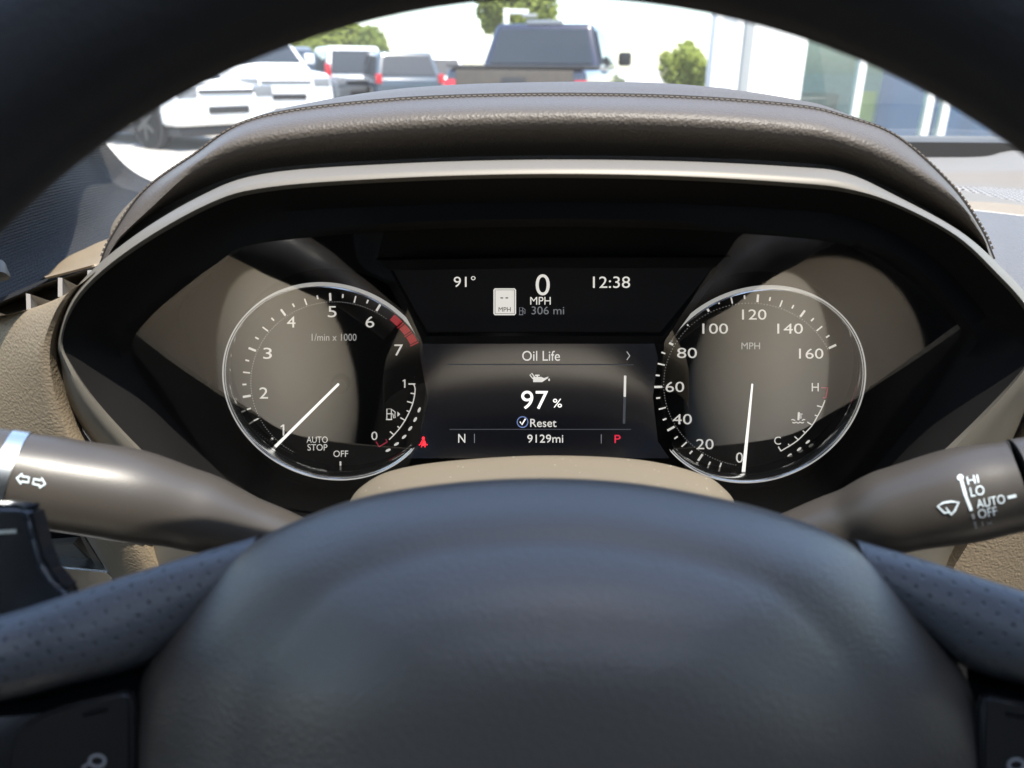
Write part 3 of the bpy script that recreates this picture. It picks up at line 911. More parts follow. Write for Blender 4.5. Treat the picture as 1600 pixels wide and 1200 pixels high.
surf('vent_frame', [Yv([(-60, 490, .468), (0, 466, .472), (40, 449, .475), (68, 437, .478), (75, 434, .480)]), Yv([(-60, 497, .460), (0, 472, .465), (40, 454, .468), (68, 441, .472), (75, 437, .474)])], M['trim_black'], dash, per=6, nv=2)
for q in ([(44, 459), (79, 471), (60, 482), (45, 486)], [(94, 434), (120, 447), (108, 456), (94, 464)], [(140, 422), (152, 427), (150, 438), (140, 436)], [(-22, 482), (12, 494), (0, 502), (-22, 510)]):
    pts = [oy(*q[0], .425), oy(*q[1], .47), oy(*q[2], .46), oy(*q[3], .405)]
    solid(mk('vent_fin', pts, [(0, 1, 2, 3)], M['tan_plastic'], dash, smooth=False), .0022, 0)
    q2 = [(q[0][0] - 3, q[0][1]), (q[0][0] + 1.5, q[0][1]), (q[3][0] + 1.5, q[3][1]), (q[3][0] - 3, q[3][1])]
# lower left: leather knee roll, switch panel
surf('knee_roll', [
    Y([(205, 800), (228, 830), (262, 880), (300, 960)], .341), Y([(188, 800), (210, 832), (242, 885), (280, 960)], .333),
    Y([(150, 800), (178, 840), (215, 895), (250, 960)], .335), Y([(118, 800), (145, 845), (185, 905), (222, 960)], .348), Y([(112, 800), (140, 848), (180, 912), (215, 960)], .37)], M['tan'], dash, per=8, nv=5)
def plate(name, pts, y, t, mt, parent):
    bm = bmesh.new()
    a = [bm.verts.new(oy(px, py, y)) for px, py in pts]
    f = bm.faces.new(a)
    r = bmesh.ops.extrude_face_region(bm, geom=[f])
    bmesh.ops.translate(bm, verts=[v for v in r['geom'] if isinstance(v, bmesh.types.BMVert)], vec=(0, t, 0))
    bmesh.ops.recalc_face_normals(bm, faces=bm.faces[:])
    bmesh.ops.bevel(bm, geom=[e for e in bm.edges if abs(e.verts[0].co.y - y) < 1e-5 and abs(e.verts[1].co.y - y) < 1e-5], offset=.0008, segments=2, affect='EDGES')
    return bm_obj(name, bm, mt, parent)
plate('switch_recess', [(-80, 790), (150, 790), (180, 890), (-80, 890)], .385, .004, M['matte_black'], dash)
plate('switch_plate', [(20, 852), (60, 852), (100, 849), (115, 848), (146, 880), (146, 884), (20, 878)], .376, .006, M['tan_plastic'], dash)
plate('switch_frame', [(119, 830), (127, 830), (168, 893), (150, 890)], .371, .008, M['satin'], dash)
plate('chrome_strip', [(0, 884), (70, 884), (168, 893), (176, 901), (160, 935), (0, 935)], .366, .01, M['chrome_soft'], dash)
# right: dash top, speaker mesh, stitched seam, leather
surf('dash_top', [
    Yv([(1300, 262, .97), (1450, 262, .97), (1530, 250, .97), (1570, 237, .96), (1640, 234, .95), (1950, 236, .9)]),
    Yv([(1300, 247, .945), (1450, 246, .945), (1530, 245, .94), (1570, 240, .93), (1640, 237, .92), (1950, 240, .88)]),
    Yv([(1300, 252, .92), (1450, 251, .92), (1530, 250, .91), (1570, 249, .90), (1640, 246, .89), (1950, 248, .86)]),
    Yv([(1300, 264, .87), (1450, 263, .87), (1530, 262, .865), (1570, 262, .86), (1640, 262, .85), (1950, 264, .82)]),
    Yv([(1300, 268, .855), (1450, 268, .855), (1530, 268, .85), (1570, 268, .845), (1640, 268, .835), (1950, 272, .81)]),
    Yv([(1300, 294, .82), (1450, 294, .82), (1530, 295, .815), (1570, 297, .81), (1640, 300, .80), (1950, 310, .77)]),
    Yv([(1300, 316, .74), (1450, 317, .74), (1530, 319, .735), (1570, 322, .73), (1640, 328, .72), (1950, 350, .69)])], M['tan_plastic'], dash, per=6, nv=4)
ga = Yv([(1492, 294, .8175), (1530, 295, .815), (1570, 297, .81), (1640, 300, .80), (1950, 310, .77)])
gb = Yv([(1492, 318, .737), (1530, 319, .735), (1570, 322, .73), (1640, 328, .72), (1950, 350, .69)])
surf('speaker_grille', [[a.lerp(b, t0 + (t1 - t0) * f) + Vector((0, 0, .0016 - .0030 * f * f)) for a, b, t0, t1 in zip(ga, gb, (.0, .0, .0, .0, .0), (.05, .30, .62, .85, .92))] for f in (0, .5, 1)], M['mesh'], dash, per=6, nv=3)
surf('dash_seam', [
    Yv([(1440, 312, .735), (1510, 314, .735), (1560, 317, .73), (1640, 324, .715), (1950, 348, .685)]),
    Yv([(1440, 318, .715), (1510, 320, .715), (1560, 325, .71), (1640, 332, .695), (1950, 356, .67)]),
    Yv([(1440, 325, .70), (1510, 327, .70), (1560, 332, .695), (1640, 340, .68), (1950, 364, .66)])], M['tan'], dash, per=6, nv=3)
surf('dash_pad', [
    Yv([(1440, 326, .705), (1510, 328, .70), (1560, 333, .695), (1640, 341, .68), (1950, 365, .66)]),
    Yv([(1440, 332, .68), (1510, 335, .68), (1560, 340, .675), (1640, 349, .66), (1950, 375, .64)]),
    Yv([(1440, 380, .58), (1510, 385, .58), (1560, 390, .575), (1640, 398, .56), (1950, 425, .54)]),
    Yv([(1440, 440, .49), (1510, 450, .49), (1560, 455, .485), (1640, 465, .475), (1950, 500, .45)]),
    Yv([(1440, 540, .42), (1510, 550, .42), (1560, 555, .415), (1640, 560, .41), (1950, 600, .40)])], M['grey_leather'], dash, per=6, nv=5)
surf('knee_panel', [
    Y([(1636, 540), (1624, 600), (1602, 648), (1562, 730), (1492, 850), (1440, 930), (1390, 1010)], .341),
    Y([(1650, 540), (1640, 605), (1618, 655), (1580, 735), (1508, 855), (1458, 935), (1405, 1015)], .331),
    Y([(1680, 545), (1672, 615), (1655, 672), (1620, 750), (1550, 865), (1500, 945), (1450, 1025)], .327),
    Y([(1760, 550), (1755, 630), (1740, 700), (1710, 780), (1650, 890), (1600, 970), (1550, 1050)], .337),
    Y([(1950, 570), (1950, 660), (1940, 740), (1920, 830), (1880, 940), (1830, 1020), (1800, 1100)], .39)], M['tan'], dash, per=8, nv=5)

# ================================================================== INSTRUMENT CLUSTER
TILT = R(-1)
Pr = Plane(at(845, 602, .420), TILT)      # chrome rings, screens
Pd = Plane(at(845, 602, .4405), TILT)     # dial faces
PL = Plane(CAM + Vector((0, .358, -.155)), R(-12))
clu = empty('instrument_cluster', (XC, .40, H - .25), 'black instrument cluster with two round chrome-ringed gauges and a lit screen between', 'gauge cluster')
I_ = [(98, 528), (129, 461), (210, 392), (330, 324), (420, 299), (600, 285), (825, 278), (1050, 281), (1240, 292), (1324, 301), (1397, 322), (1490, 371), (1553, 430), (1600, 484), (1622, 535), (1595, 580), (1540, 640), (1471, 707), (1380, 790), (1250, 860), (845, 890), (450, 860), (320, 790), (232, 713), (159, 636), (115, 575)]
O_ = [(90, 530), (117, 453), (197, 378), (312, 307), (412, 272), (600, 257), (825, 250), (1050, 252), (1240, 261), (1322, 271), (1400, 306), (1498, 360), (1563, 416), (1613, 474), (1634, 540), (1622, 600), (1600, 648), (1560, 730), (1490, 850), (1400, 960), (845, 1000), (300, 950), (235, 820), (160, 712), (109, 635), (94, 573)]
L_ = [(205, 541), (222, 510), (260, 472), (340, 411), (400, 381), (600, 362), (825, 355), (1050, 358), (1240, 371), (1310, 381), (1365, 398), (1425, 436), (1465, 470), (1490, 500), (1504, 524), (1495, 555), (1455, 620), (1400, 690), (1330, 765), (1230, 810), (845, 830), (470, 810), (370, 760), (300, 690), (245, 620), (215, 575)]
mid_ = [((a * .5 + c * .5), (b * .5 + d * .5)) for (a, b), (c, d) in zip(I_, O_)]
surf('satin_rim', [Y(I_, .3275), Y([(a * .88 + c * .12, b * .88 + d * .12) for (a, b), (c, d) in zip(I_, O_)], .3245), Y(mid_, .3255), Y(O_, .338), Y([(a, b + (4 if b > 600 else 3)) for a, b in O_], .352)], M['satin'], clu, per=6, nv=4, closed=True, sharp=60)
half = [oy(a * .45 + c * .55, b * .45 + d * .55, .343) for (a, b), (c, d) in zip(I_, L_)]
Lw = [PL.hit(a, b) for a, b in L_]
surf('housing', [Y(I_, .3275), Y([(a * .97 + c * .03, b * .97 + d * .03) for (a, b), (c, d) in zip(I_, L_)], .3295), half, Lw, [v + Vector((0, .08, 0)) for v in Lw]], M['matte_black'], clu, per=6, nv=3, closed=True, sharp=60)
lcv = [v - Vector((0, .0006, 0)) for v in cu(Lw, 6, True)]
n6 = len(lcv)
def lens_part(edge, idx):
    e = [PL.hit(a, b) - Vector((0, .0006, 0)) for a, b in edge]
    mk('lens', [lcv[i % n6] for i in idx] + e, [tuple(range(len(idx) + len(e)))], M['lens'], clu, smooth=False)
# clear cover over each gauge; the screens between lie open
lens_part([(590, 402), (612, 425), (660, 533), (670, 620), (652, 700), (628, 745), (600, 812)], list(range(21 * 6 + 3, n6 + 5 * 6 + 1)))
lens_part([(1100, 812), (1078, 745), (1052, 700), (1030, 620), (1038, 533), (1108, 425), (1132, 402)], list(range(7 * 6 + 3, 19 * 6 + 4)))
polys('back_panel', [[(240, 460), (400, 350), (600, 338), (845, 332), (1100, 338), (1310, 350), (1480, 460), (1470, 620), (1330, 770), (1230, 815), (845, 835), (470, 815), (370, 765), (240, 620)]], M['dial'], clu, lambda x, y: Pd.hit(x, y, -.004))

EX, EY = Vector((1, 0, 0)), Vector((0, math.sin(TILT), math.cos(TILT)))
EN = Pr.n
def lathe_arc(name, c, prof, a0, a1, n, mt, parent):
    V, Fc = [], []
    m = len(prof)
    for i in range(n + 1):
        a = R(a0 + (a1 - a0) * i / n)
        d = EX * math.sin(a) + EY * math.cos(a)
        for r, o in prof:
            V.append(c + d * r + EN * o)
    for i in range(n):
        for k in range(m - 1):
            Fc.append((i * m + k, i * m + k + 1, (i + 1) * m + k + 1, (i + 1) * m + k))
    return mk(name, V, Fc, mt, parent, True, 50)
def gauge(name, rc, dc, a0, a1):
    c, d = Pr.hit(*rc), Pd.hit(*dc)
    V = [d + (EX * math.sin(2 * math.pi * k / 96) + EY * math.cos(2 * math.pi * k / 96)) * .0606 for k in range(96)]
    face = mk(name, V, [tuple(range(96))], M['dial'], clu, smooth=False)
    lathe_arc('ring', c, [(.0577, .0004), (.0578, .0009), (.0580, .0012), (.0582, .0012), (.0584, .0008), (.0585, -.003)], a0, a1, 140, M['glow_ring'], face)
    lathe_arc('ring_lip', c, [(.0562, -.006), (.0564, .0000), (.0567, .0004), (.0573, .0001), (.0577, .0004)], a0, a1, 140, M['chrome'], face)
    lathe_arc('ring_wall', c, [(.0562, -.004), (.0606, -.0235)], a0, a1, 100, M['gloss_black'], face)
    return face
tach = gauge('tachometer', (516, 605), (523, 597), 61, -229)
speed = gauge('speedometer', (1183, 609.5), (1172, 601), -61, 229)
hd = lambda x, y: Pd.hit(x, y, .0006)
hn = lambda x, y: Pd.hit(x, y, .007)
Ps = Plane(Pr.hit(845, 625, .0016), R(9))  # lower screen leans back a little more
hs = lambda x, y: Ps.hit(x, y, .0006)

def scale(cx, cy, hr, vr, ang, vals, parent):
    """vals: (value, kind); ang(value) degrees clockwise from 12 o'clock"""
    out = []
    for v, k in vals:
        a = R(ang(v)); s, c = math.sin(a), math.cos(a)
        r0, r1, w = {2: (.965, 1.055, 3.4), 1: (.965, 1.045, 2.2), 0: (1.0, 1.045, 2.4)}[k]
        p0 = (cx + hr * r0 * s, cy - vr * r0 * c); p1 = (cx + hr * r1 * s, cy - vr * r1 * c)
        out += strip([p0, p1], w)
    return polys('scale_marks', out, M['print'], parent, hd)
def dots(cx, cy, hr, vr, ang, v0, v1, n, parent):
    out = []
    for i in range(n):
        a = R(ang(v0 + (v1 - v0) * i / (n - 1)))
        out.append(circ(cx + hr * .95 * math.sin(a), cy - vr * .95 * math.cos(a), .75, n=5))
    return tag(polys('scale_dots', out, M['print_dim'], parent, hd), kind='stuff')
def interp(tab):
    def f(v):
        for (a, x), (b, y) in zip(tab, tab[1:]):
            if v <= b or (b, y) == tab[-1]:
                return x + (y - x) * (v - a) / (b - a)
    return f
def one(x, y, h, w, parent):
    return polys('numeral', [[(x + w * .5, y - h / 2), (x + w * .5, y + h / 2), (x - w * .5, y + h / 2), (x - w * .5, y - h * .33), (x - h * .26, y - h * .25), (x - h * .26, y - h * .36), (x - w * .3, y - h / 2)]], M['print'], parent, hd)
ta = interp([(0.5, -150), (1, -133.5), (2, -99.6), (3, -67.5), (4, -35.3), (5, -2.9), (6, 29.3), (7, 62.5)])
TC = (523, 597, 138, 132)
scale(*TC, ta, [(v / 4, 2 if v % 4 == 0 else (1 if v % 2 == 0 else 0)) for v in range(2, 26) if v / 4 <= 6.01], tach)
dots(*TC, ta, .5, 6.25, 105, tach)
for s_, x, y in (('1', 443, 672), ('2', 412, 614), ('3', 418, 552), ('4', 455, 503), ('5', 519, 487), ('6', 578, 503), ('7', 623, 547)):
    if s_ == '1':
        one(x, y, 17.5, 2.5, tach)
    else:
        text('numeral', s_, x, y, 13.5, 17.5, M['print'], tach, hd)
text('lettering', '1/min x 1000', 522, 527, 70, 11, M['print_dim'], tach, hd)
text('lettering', 'AUTO', 495.5, 687, 33, 10, M['print'], tach, hd)
text('lettering', 'STOP', 496, 699, 31, 10, M['print'], tach, hd)
text('lettering', 'OFF', 532.5, 709, 23, 10, M['print'], tach, hd)
polys('scale_marks', strip([(532, 721), (532, 732)], 2.6), M['print'], tach, hd)
red = []
def tp(v, r):
    a = R(ta(v)); return (TC[0] + TC[2] * r * math.sin(a), TC[1] - TC[3] * r * math.cos(a))
for v0, v1 in ((6.33, 6.53), (6.60, 6.77), (6.83, 7.0)):
    red.append([tp(v0 + (v1 - v0) * k / 5, .965) for k in range(6)] + [tp(v1 - (v1 - v0) * k / 5, 1.055) for k in range(6)])
for v in (6.565, 6.80, 7.03):
    red += strip([tp(v, .955), tp(v, 1.06)], 2)
polys('red_zone', red, M['red_zone'], tach, hd)
# fuel gauge
fa = px_curve([(646, 600), (648.5, 606), (648, 616), (645, 630), (639.5, 644), (632, 658), (625, 668.5), (616, 679), (608, 687)], 24)
fuel = strip(fa, 1.7) + strip([(638, 600), (649, 600)], 2)
for a, b in (((641.5, 614.4), (648, 615.2)), ((636, 627.3), (645, 629.8)), ((635.3, 641.5), (639.5, 643.3)), ((625.5, 652.6), (634, 657.3)), ((621, 666.2), (625.2, 669.3)), ((609.3, 674.3), (616.3, 680))):
    fuel += strip([a, b], 1.8)
polys('fuel_scale', fuel, M['print'], tach, hd)
one(632.5, 599.5, 13, 2.0, tach)
text('numeral', '0', 585, 681, 9.5, 13, M['print'], tach, hd)
polys('fuel_reserve_mark', strip([(587.5, 690), (592.5, 698), (605, 690.5), (603, 686.5)], 2), M['dark_red'], tach, hd)
loz = []
for x, y in ((655, 640.5), (648.8, 655.5), (641, 669.5), (631.5, 682.5), (619.5, 693.8), (606.5, 703.5)):
    a = math.atan2(y - 600, x - 560)
    loz.append([(x + 4.4 * math.cos(t) * -math.sin(a) - 2 * math.sin(t) * math.cos(a), y + 4.4 * math.cos(t) * math.cos(a) - 2 * math.sin(t) * math.sin(a)) for t in [2 * math.pi * k / 12 for k in range(12)]])
polys('level_bars', loz, M['print'], tach, hd)
def pump(x, y, s):
    o = strip([(x - 4 * s, y + 8 * s), (x - 4 * s, y - 8 * s), (x + 3 * s, y - 8 * s), (x + 3 * s, y + 8 * s)], 1.5 * s, True)
    o += strip([(x - 4 * s, y - .5 * s), (x + 3 * s, y - .5 * s)], 1.5 * s) + strip([(x - 5.3 * s, y + 8.4 * s), (x + 4.3 * s, y + 8.4 * s)], 1.8 * s)
    o += strip([(x + 4 * s, y - 7 * s), (x + 9 * s, y - 3 * s), (x + 8.3 * s, y + 2 * s), (x + 9.3 * s, y + 5.5 * s), (x + 6.5 * s, y + 6 * s), (x + 5.5 * s, y), (x + 3.6 * s, y - .8 * s)], 1.4 * s)
    return o
polys('fuel_symbol', pump(608.5, 647, 1.0) + [[(621, 643), (625.3, 647.3), (621, 651)]], M['print'], tach, hd)
def needle(pts, w0, w1, parent):
    (x0, y0), (x1, y1) = pts
    dx, dy = x1 - x0, y1 - y0
    l = math.hypot(dx, dy); nx, ny = -dy / l, dx / l
    o = polys('needle', [[(x0 + nx * w0 / 2, y0 + ny * w0 / 2), (x1 + nx * w1 / 2, y1 + ny * w1 / 2), (x1 - nx * w1 / 2, y1 - ny * w1 / 2), (x0 - nx * w0 / 2, y0 - ny * w0 / 2)]], M['needle'], parent, hn)
    solid(o, .0008, 0)
def hub(cx, cy, rp, h, parent):
    c = Pd.hit(cx, cy, 0); r = rp * .44 / F
    lathe_arc('needle_hub', c, [(r, 0), (r, h * .8), (r * .85, h), (.00001, h)], 0, 360, 40, M['gloss_black'], parent)
hub(534, 596, 14, .0065, tach)
needle([(529, 600), (427, 701)], 3.4, 4.4, tach)
# speedometer
sa_ = interp([(0, -174.6), (20, -147.2), (40, -120.5), (60, -91.5), (80, -61.3), (100, -28), (120, 4.8), (140, 34.9), (160, 63.9)])
SC = (1172, 601, 142, 134)
scale(*SC, sa_, [(v, 2 if v % 20 == 0 else (1 if v % 10 == 0 else 0)) for v in range(5, 161, 5)], speed)
dots(*SC, sa_, 3, 160, 120, speed)
for s_, x, y, w in (('0', 1155.5, 715, 11), ('20', 1101.5, 694, 27), ('40', 1066, 655, 30), ('60', 1054.5, 604.5, 29), ('80', 1073.5, 551.5, 31), ('100', 1117.5, 513.5, 40), ('120', 1178.5, 491.5, 38), ('140', 1234.5, 513.5, 40), ('160', 1267.5, 552.5, 38)):
    text('numeral', s_, x, y, w, 16, M['print'], speed, hd)
text('lettering', 'MPH', 1173, 540.5, 29, 10.5, M['print_dim'], speed, hd)
tcv = px_curve([(1220.5, 704.5), (1234, 696.5), (1247, 687.5), (1258, 676.5), (1269, 664.5), (1277.5, 650), (1284, 638), (1289, 625.5)], 24)
th = strip(tcv, 1.7) + strip([(1216, 698), (1220.5, 705)], 2)
for a, b in (((1231.5, 693.5), (1234, 697)), ((1241.5, 682), (1247.5, 687.5)), ((1254.5, 673), (1258.5, 676.7)), ((1261.5, 659.5), (1269.5, 664.5)), ((1273, 648.5), (1277.3, 650)), ((1276.5, 634), (1284.5, 636))):
    th += strip([a, b], 1.8)
polys('temperature_scale', th, M['print'], speed, hd)
polys('hot_mark', strip([(1283, 605.8), (1293.3, 606), (1290.3, 621.5), (1286, 621.5)], 1.9), M['dark_red'], speed, hd)
text('lettering', 'H', 1273.8, 605, 11, 13, M['print'], speed, hd)
text('lettering', 'C', 1215, 688.5, 10.5, 12.5, M['print'], speed, hd)
tm = strip([(1248.2, 644), (1247.5, 656.5)], 3) + strip([(1249, 647), (1254, 647)], 1.3) + strip([(1249, 650), (1252.6, 650)], 1.3) + strip([(1249, 653), (1252.6, 653)], 1.3)
tm += strip([(1236.5, 656), (1239, 655.4), (1242.5, 657)], 1.5) + strip([(1253, 657), (1255.5, 655.4), (1258, 656)], 1.5)
tm += strip([(1238, 660), (1241, 661), (1244, 659.5), (1247, 661.3), (1250, 659.5), (1253, 661), (1256, 660)], 1.5)
polys('temperature_symbol', tm, M['print'], speed, hd)
loz = []
for x, y in ((1233.6, 711.5), (1248.7, 701.8), (1262.2, 690.5)):
    loz.append([(x + 4.2 * math.cos(t) * .78 + 1.8 * math.sin(t) * .62, y - 4.2 * math.cos(t) * .62 + 1.8 * math.sin(t) * .78) for t in [2 * math.pi * k / 12 for k in range(12)]])
polys('level_bars', loz, M['print'], speed, hd)
needle([(1175.6, 600), (1160.8, 746)], 2.2, 5.2, speed)

# screens
scr = polys('lower_screen', [[(655, 533), (1022, 533), (1028, 560), (1020, 620), (1028, 690), (1046, 716), (636, 716), (655, 690), (668, 620), (657, 560)]], M['screen'], clu, lambda x, y: Ps.hit(x, y))
upl = Plane(at(845, 602, .4315), TILT)
ups = polys('upper_screen', [[(612, 418), (1118, 414), (1032, 519), (668, 519)]], M['screen_up'], clu, lambda x, y: upl.hit(x, y))
fr = []
hf = lambda x, y: Pr.hit(x, y, .004)
o = polys('screen_frame', [[(590, 402), (845, 398), (1138, 398), (1118, 414), (845, 414), (612, 418)], [(590, 402), (612, 418), (668, 519), (660, 533)], [(1138, 398), (1040, 533), (1032, 519), (1118, 414)]], M['matte_black'], clu, hf)
solid(o, .006, -1)
o = polys('screen_ledge', [[(660, 520), (1040, 520), (1040, 532), (660, 532)]], M['matte_black'], clu, lambda x, y: Pr.hit(x, y, .005))
solid(o, .005, -1)
hu = lambda x, y: upl.hit(x, y, .0008)
text('lettering', '91°', 726, 440, 34, 17, M['print'], ups, hu)
text('lettering', '0', 848, 445, 22, 33, M['print'], ups, hu)
text('lettering', 'MPH', 844.5, 470, 32, 12, M['print'], ups, hu)
text('lettering', '12:38', 955.5, 441, 58, 18, M['print'], ups, hu)
text('lettering', '306 mi', 856, 485, 51, 12.5, M['grey_line'], ups, hu)
polys('fuel_symbol', pump(814.5, 486, .68), M['grey_line'], ups, hu)
sg = polys('speed_sign', [[(771, 453), (773, 450.5), (804, 450.5), (806.3, 453), (806.3, 490), (804, 492.5), (773, 492.5), (771, 490)]], M['print'], ups, lambda x, y: upl.hit(x, y, .0006))
hu2 = lambda x, y: upl.hit(x, y, .0010)
polys('sign_border', strip([(773.5, 453), (803.8, 453), (803.8, 490), (773.5, 490)], 1, True), M['sign_dark'], sg, hu2)
text('sign_lettering', '--', 788, 465.5, 12, 1.8, M['sign_dark'], sg, hu2, space=1.3)
text('sign_lettering', 'MPH', 788.5, 483.5, 19, 7, M['sign_dark'], sg, hu2)
text('lettering', 'Oil Life', 845.5, 556, 59, 15.5, M['print'], scr, hs)
polys('chevron', strip([(979.5, 549.5), (984, 556), (979.5, 562.5)], 1.5), M['print_dim'], scr, hs)
polys('divider', strip([(698, 570), (990, 570)], 1.2), M['faint_line'], scr, hs)
polys('divider', strip([(702, 671), (986, 671)], 1.2), M['faint_line'], scr, hs)
oil = [[(833, 589), (846, 589), (852, 592), (847, 597), (833, 597)], [(847, 592), (857, 588.5), (856, 591), (847, 597)]] + strip([(836, 586.5), (843, 586.5)], 2) + strip([(839.5, 586.5), (839.5, 589.5)], 2)
oil += strip([(833, 592), (828, 586), (831, 583.5), (835.5, 589.5)], 1.6) + [circ(858, 593.5, 1.4, 2, 8)]
polys('oil_symbol', oil, M['print'], scr, hs)
text('lettering', '97', 835.5, 625, 42, 28.5, M['needle'], scr, hs)
text('lettering', '%', 871, 630, 14, 13.5, M['needle'], scr, hs)
polys('tick_circle', strip(circ(816.5, 659.5, 8.3, n=28), 1.5, True), M['blue_ring'], scr, hs)
polys('tick_symbol', strip([(812.5, 659), (815.5, 663.5), (821, 654.5)], 1.8), M['needle'], scr, hs)
text('lettering', 'Reset', 849, 661, 41, 12.5, M['print'], scr, hs)
text('lettering', 'N', 721.5, 685, 11, 13.5, M['print'], scr, hs)
polys('divider', strip([(741.3, 678), (741.3, 692)], 1.2) + strip([(939.5, 679), (939.5, 693)], 1.2), M['grey_line'], scr, hs)
text('lettering', '9129mi', 852, 685.5, 56, 12.5, M['print'], scr, hs)
text('lettering', 'P', 965, 686, 9.5, 12.5, M['red_p'], scr, hs)
polys('scroll_bar', strip([(976.8, 587), (976.2, 620)], 3.6), M['print'], scr, hs)
polys('scroll_track', strip([(976.1, 620.5), (975, 662)], 4), M['faint_line'], scr, hs)
belt = [circ(661.3, 685, 2.1, 2.5, 10), [(659.4, 688), (660.6, 688), (657.6, 694.5), (657, 692)], [(662, 688), (663.4, 688), (665.4, 692.5), (665, 696.5), (658, 696.5)]]
belt += strip([(657.5, 694), (654.5, 695.5)], 1) + strip([(665, 694), (668, 695.5)], 1) + strip([(659, 697), (658.2, 699)], 1) + strip([(663.5, 697), (664.3, 699)], 1)
polys('seat_belt_warning', belt, M['red_lamp'], scr, hs)

# ================================================================== STEERING COLUMN
colm = empty('steering_column', (XC, .28, H - .25), 'dusty tan steering column cover just below the gauges', 'steering column')
far_ = [(540, 815), (547, 785), (568, 760), (612, 737), (700, 722), (850, 713.5), (1000, 720), (1095, 742), (1130, 764), (1148, 788), (1152, 818)]
nr_ = [(560, 850), (566, 822), (590, 797), (640, 772), (730, 757), (855, 750), (985, 757), (1070, 775), (1112, 797), (1134, 824), (1138, 850)]
surf('upper_cover', [[oy(a, b, .312) + Vector((0, 0, -.02)) for a, b in far_], [oy(a, b + 1.5, .304) for a, b in far_], [oy(a, b, .298) for a, b in far_], [oy(a * .5 + c * .5, b * .5 + d * .5 - .5, .276) for (a, b), (c, d) in zip(far_, nr_)],
     [oy(a, b, .254) for a, b in nr_], [oy(a, b, .247) + Vector((0, 0, -.004)) for a, b in nr_], [oy(a, b, .244) + Vector((0, 0, -.02)) for a, b in nr_], [oy(a, b, .244) + Vector((0, 0, -.09)) for a, b in nr_]], M['tan_column'], colm, per=8, nv=4)
bm = bmesh.new(); bx(bm, XC - .07, XC + .07, .24, .36, H - .34, H - .215, .02)
bm_obj('lower_cover', bm, M['tan_column'], colm)
bm = bmesh.new(); bx(bm, XC - .035, XC + .035, .17, .262, H - .28, H - .205, .02)
bm_obj('shaft_shroud', bm, M['matte_black'], colm)

# ================================================================== STALKS
ts = empty('turn_signal_stalk', at(480, 860, .315), 'brown turn signal stalk with silver ring and two white arrows', 'stalk')
st = sweep('stalk_body', [(-10, 736, .2672, 67), (100, 757, .275, 72), (200, 773, .283, 72), (300, 797, .292, 62), (400, 828, .302, 46), (520, 875, .318, 40)], M['stalk'], ts)
sweep('stalk_ring', [(2, 739, .2681, 70), (28, 744, .270, 71.3)], M['chrome_soft'], ts, n=6)
sweep('stalk_knob', [(-150, 712, .257, 60), (-90, 722, .262, 66), (4, 739, .2682, 68)], M['stalk'], ts, n=16)
ws = empty('wiper_stalk', at(1215, 860, .31), 'brown wiper stalk with pale blue lettering and wiper symbol', 'stalk')
wb = sweep('stalk_body', [(1590, 758, .2685, 70.5), (1500, 774, .276, 74), (1400, 797, .286, 66), (1320, 820, .298, 52), (1220, 852, .31, 44), (1150, 880, .32, 40)], M['stalk'], ws)
sweep('stalk_knob', [(1780, 728, .255, 60), (1690, 742, .262, 68), (1596, 757, .268, 72)], M['stalk'], ws, n=16)
sweep('stalk_groove', [(1598, 756.5, .2678, 69.5), (1586, 758.5, .269, 69.5)], M['groove'], ws, n=4)
def on_mesh(o, off=.0004):
    me = o.data
    w = WL[o]
    t = BVHTree.FromPolygons([v.co + w for v in me.vertices], [tuple(p.vertices) for p in me.polygons])
    def hit(x, y):
        d = ray(x, y).normalized()
        loc, nor, idx, dist = t.ray_cast(CAM, d)
        if loc is None:
            return at(x, y, .28)
        return loc - d * off
    return hit
h1 = on_mesh(st)
def arrow(cx, cy, s, rot, d):
    p = [(-10, 0), (-2, -8), (-2, -4), (9, -4), (9, 4), (-2, 4), (-2, 8)]
    ca, sa = math.cos(rot), math.sin(rot)
    return [(cx + (x * d * ca - y * sa) * s, cy + (x * d * sa + y * ca) * s) for x, y in p]
polys('arrow_print', strip(arrow(36, 748.5, 1.0, R(8), 1), 2.6, True) + strip(arrow(61, 754, 1.0, R(12), -1), 2.6, True), M['decal'], ts, h1)
h2 = on_mesh(wb)
ra = R(11)
text('lettering', 'HI', 1520, 749.5, 18, 13, M['decal'], ws, h2, ra)
text('lettering', 'LO', 1527, 767, 22, 15, M['decal'], ws, h2, ra)
text('lettering', 'AUTO', 1548, 783.5, 45, 14, M['decal'], ws, h2, ra)
text('lettering', 'OFF', 1543, 801, 30, 14, M['decal'], ws, h2, ra)
text('lettering', '1x', 1543, 817, 18, 8, M['decal_dim'], ws, h2, ra)
polys('mark_print', strip([(1574.5, 777.5), (1588, 774.5)], 5), M['decal'], ws, h2)
polys('mark_print', strip([(1501, 746), (1509, 775), (1518, 798)], 5) + [circ(1500.5, 746, 5, n=12)], M['decal'], ws, h2)
polys('mark_print', strip([(1519.5, 803), (1522, 811)], 4) + strip([(1523, 815), (1525.5, 826)], 4), M['decal_dim'], ws, h2)
polys('wiper_symbol', strip([(1465, 791), (1474, 785.5), (1486, 783.5), (1498, 785), (1492, 798), (1486, 804.5), (1483, 800), (1476, 801.5)], 3.2, True) + strip([(1478, 793), (1486, 803)], 2.2), M['decal'], ws, h2)

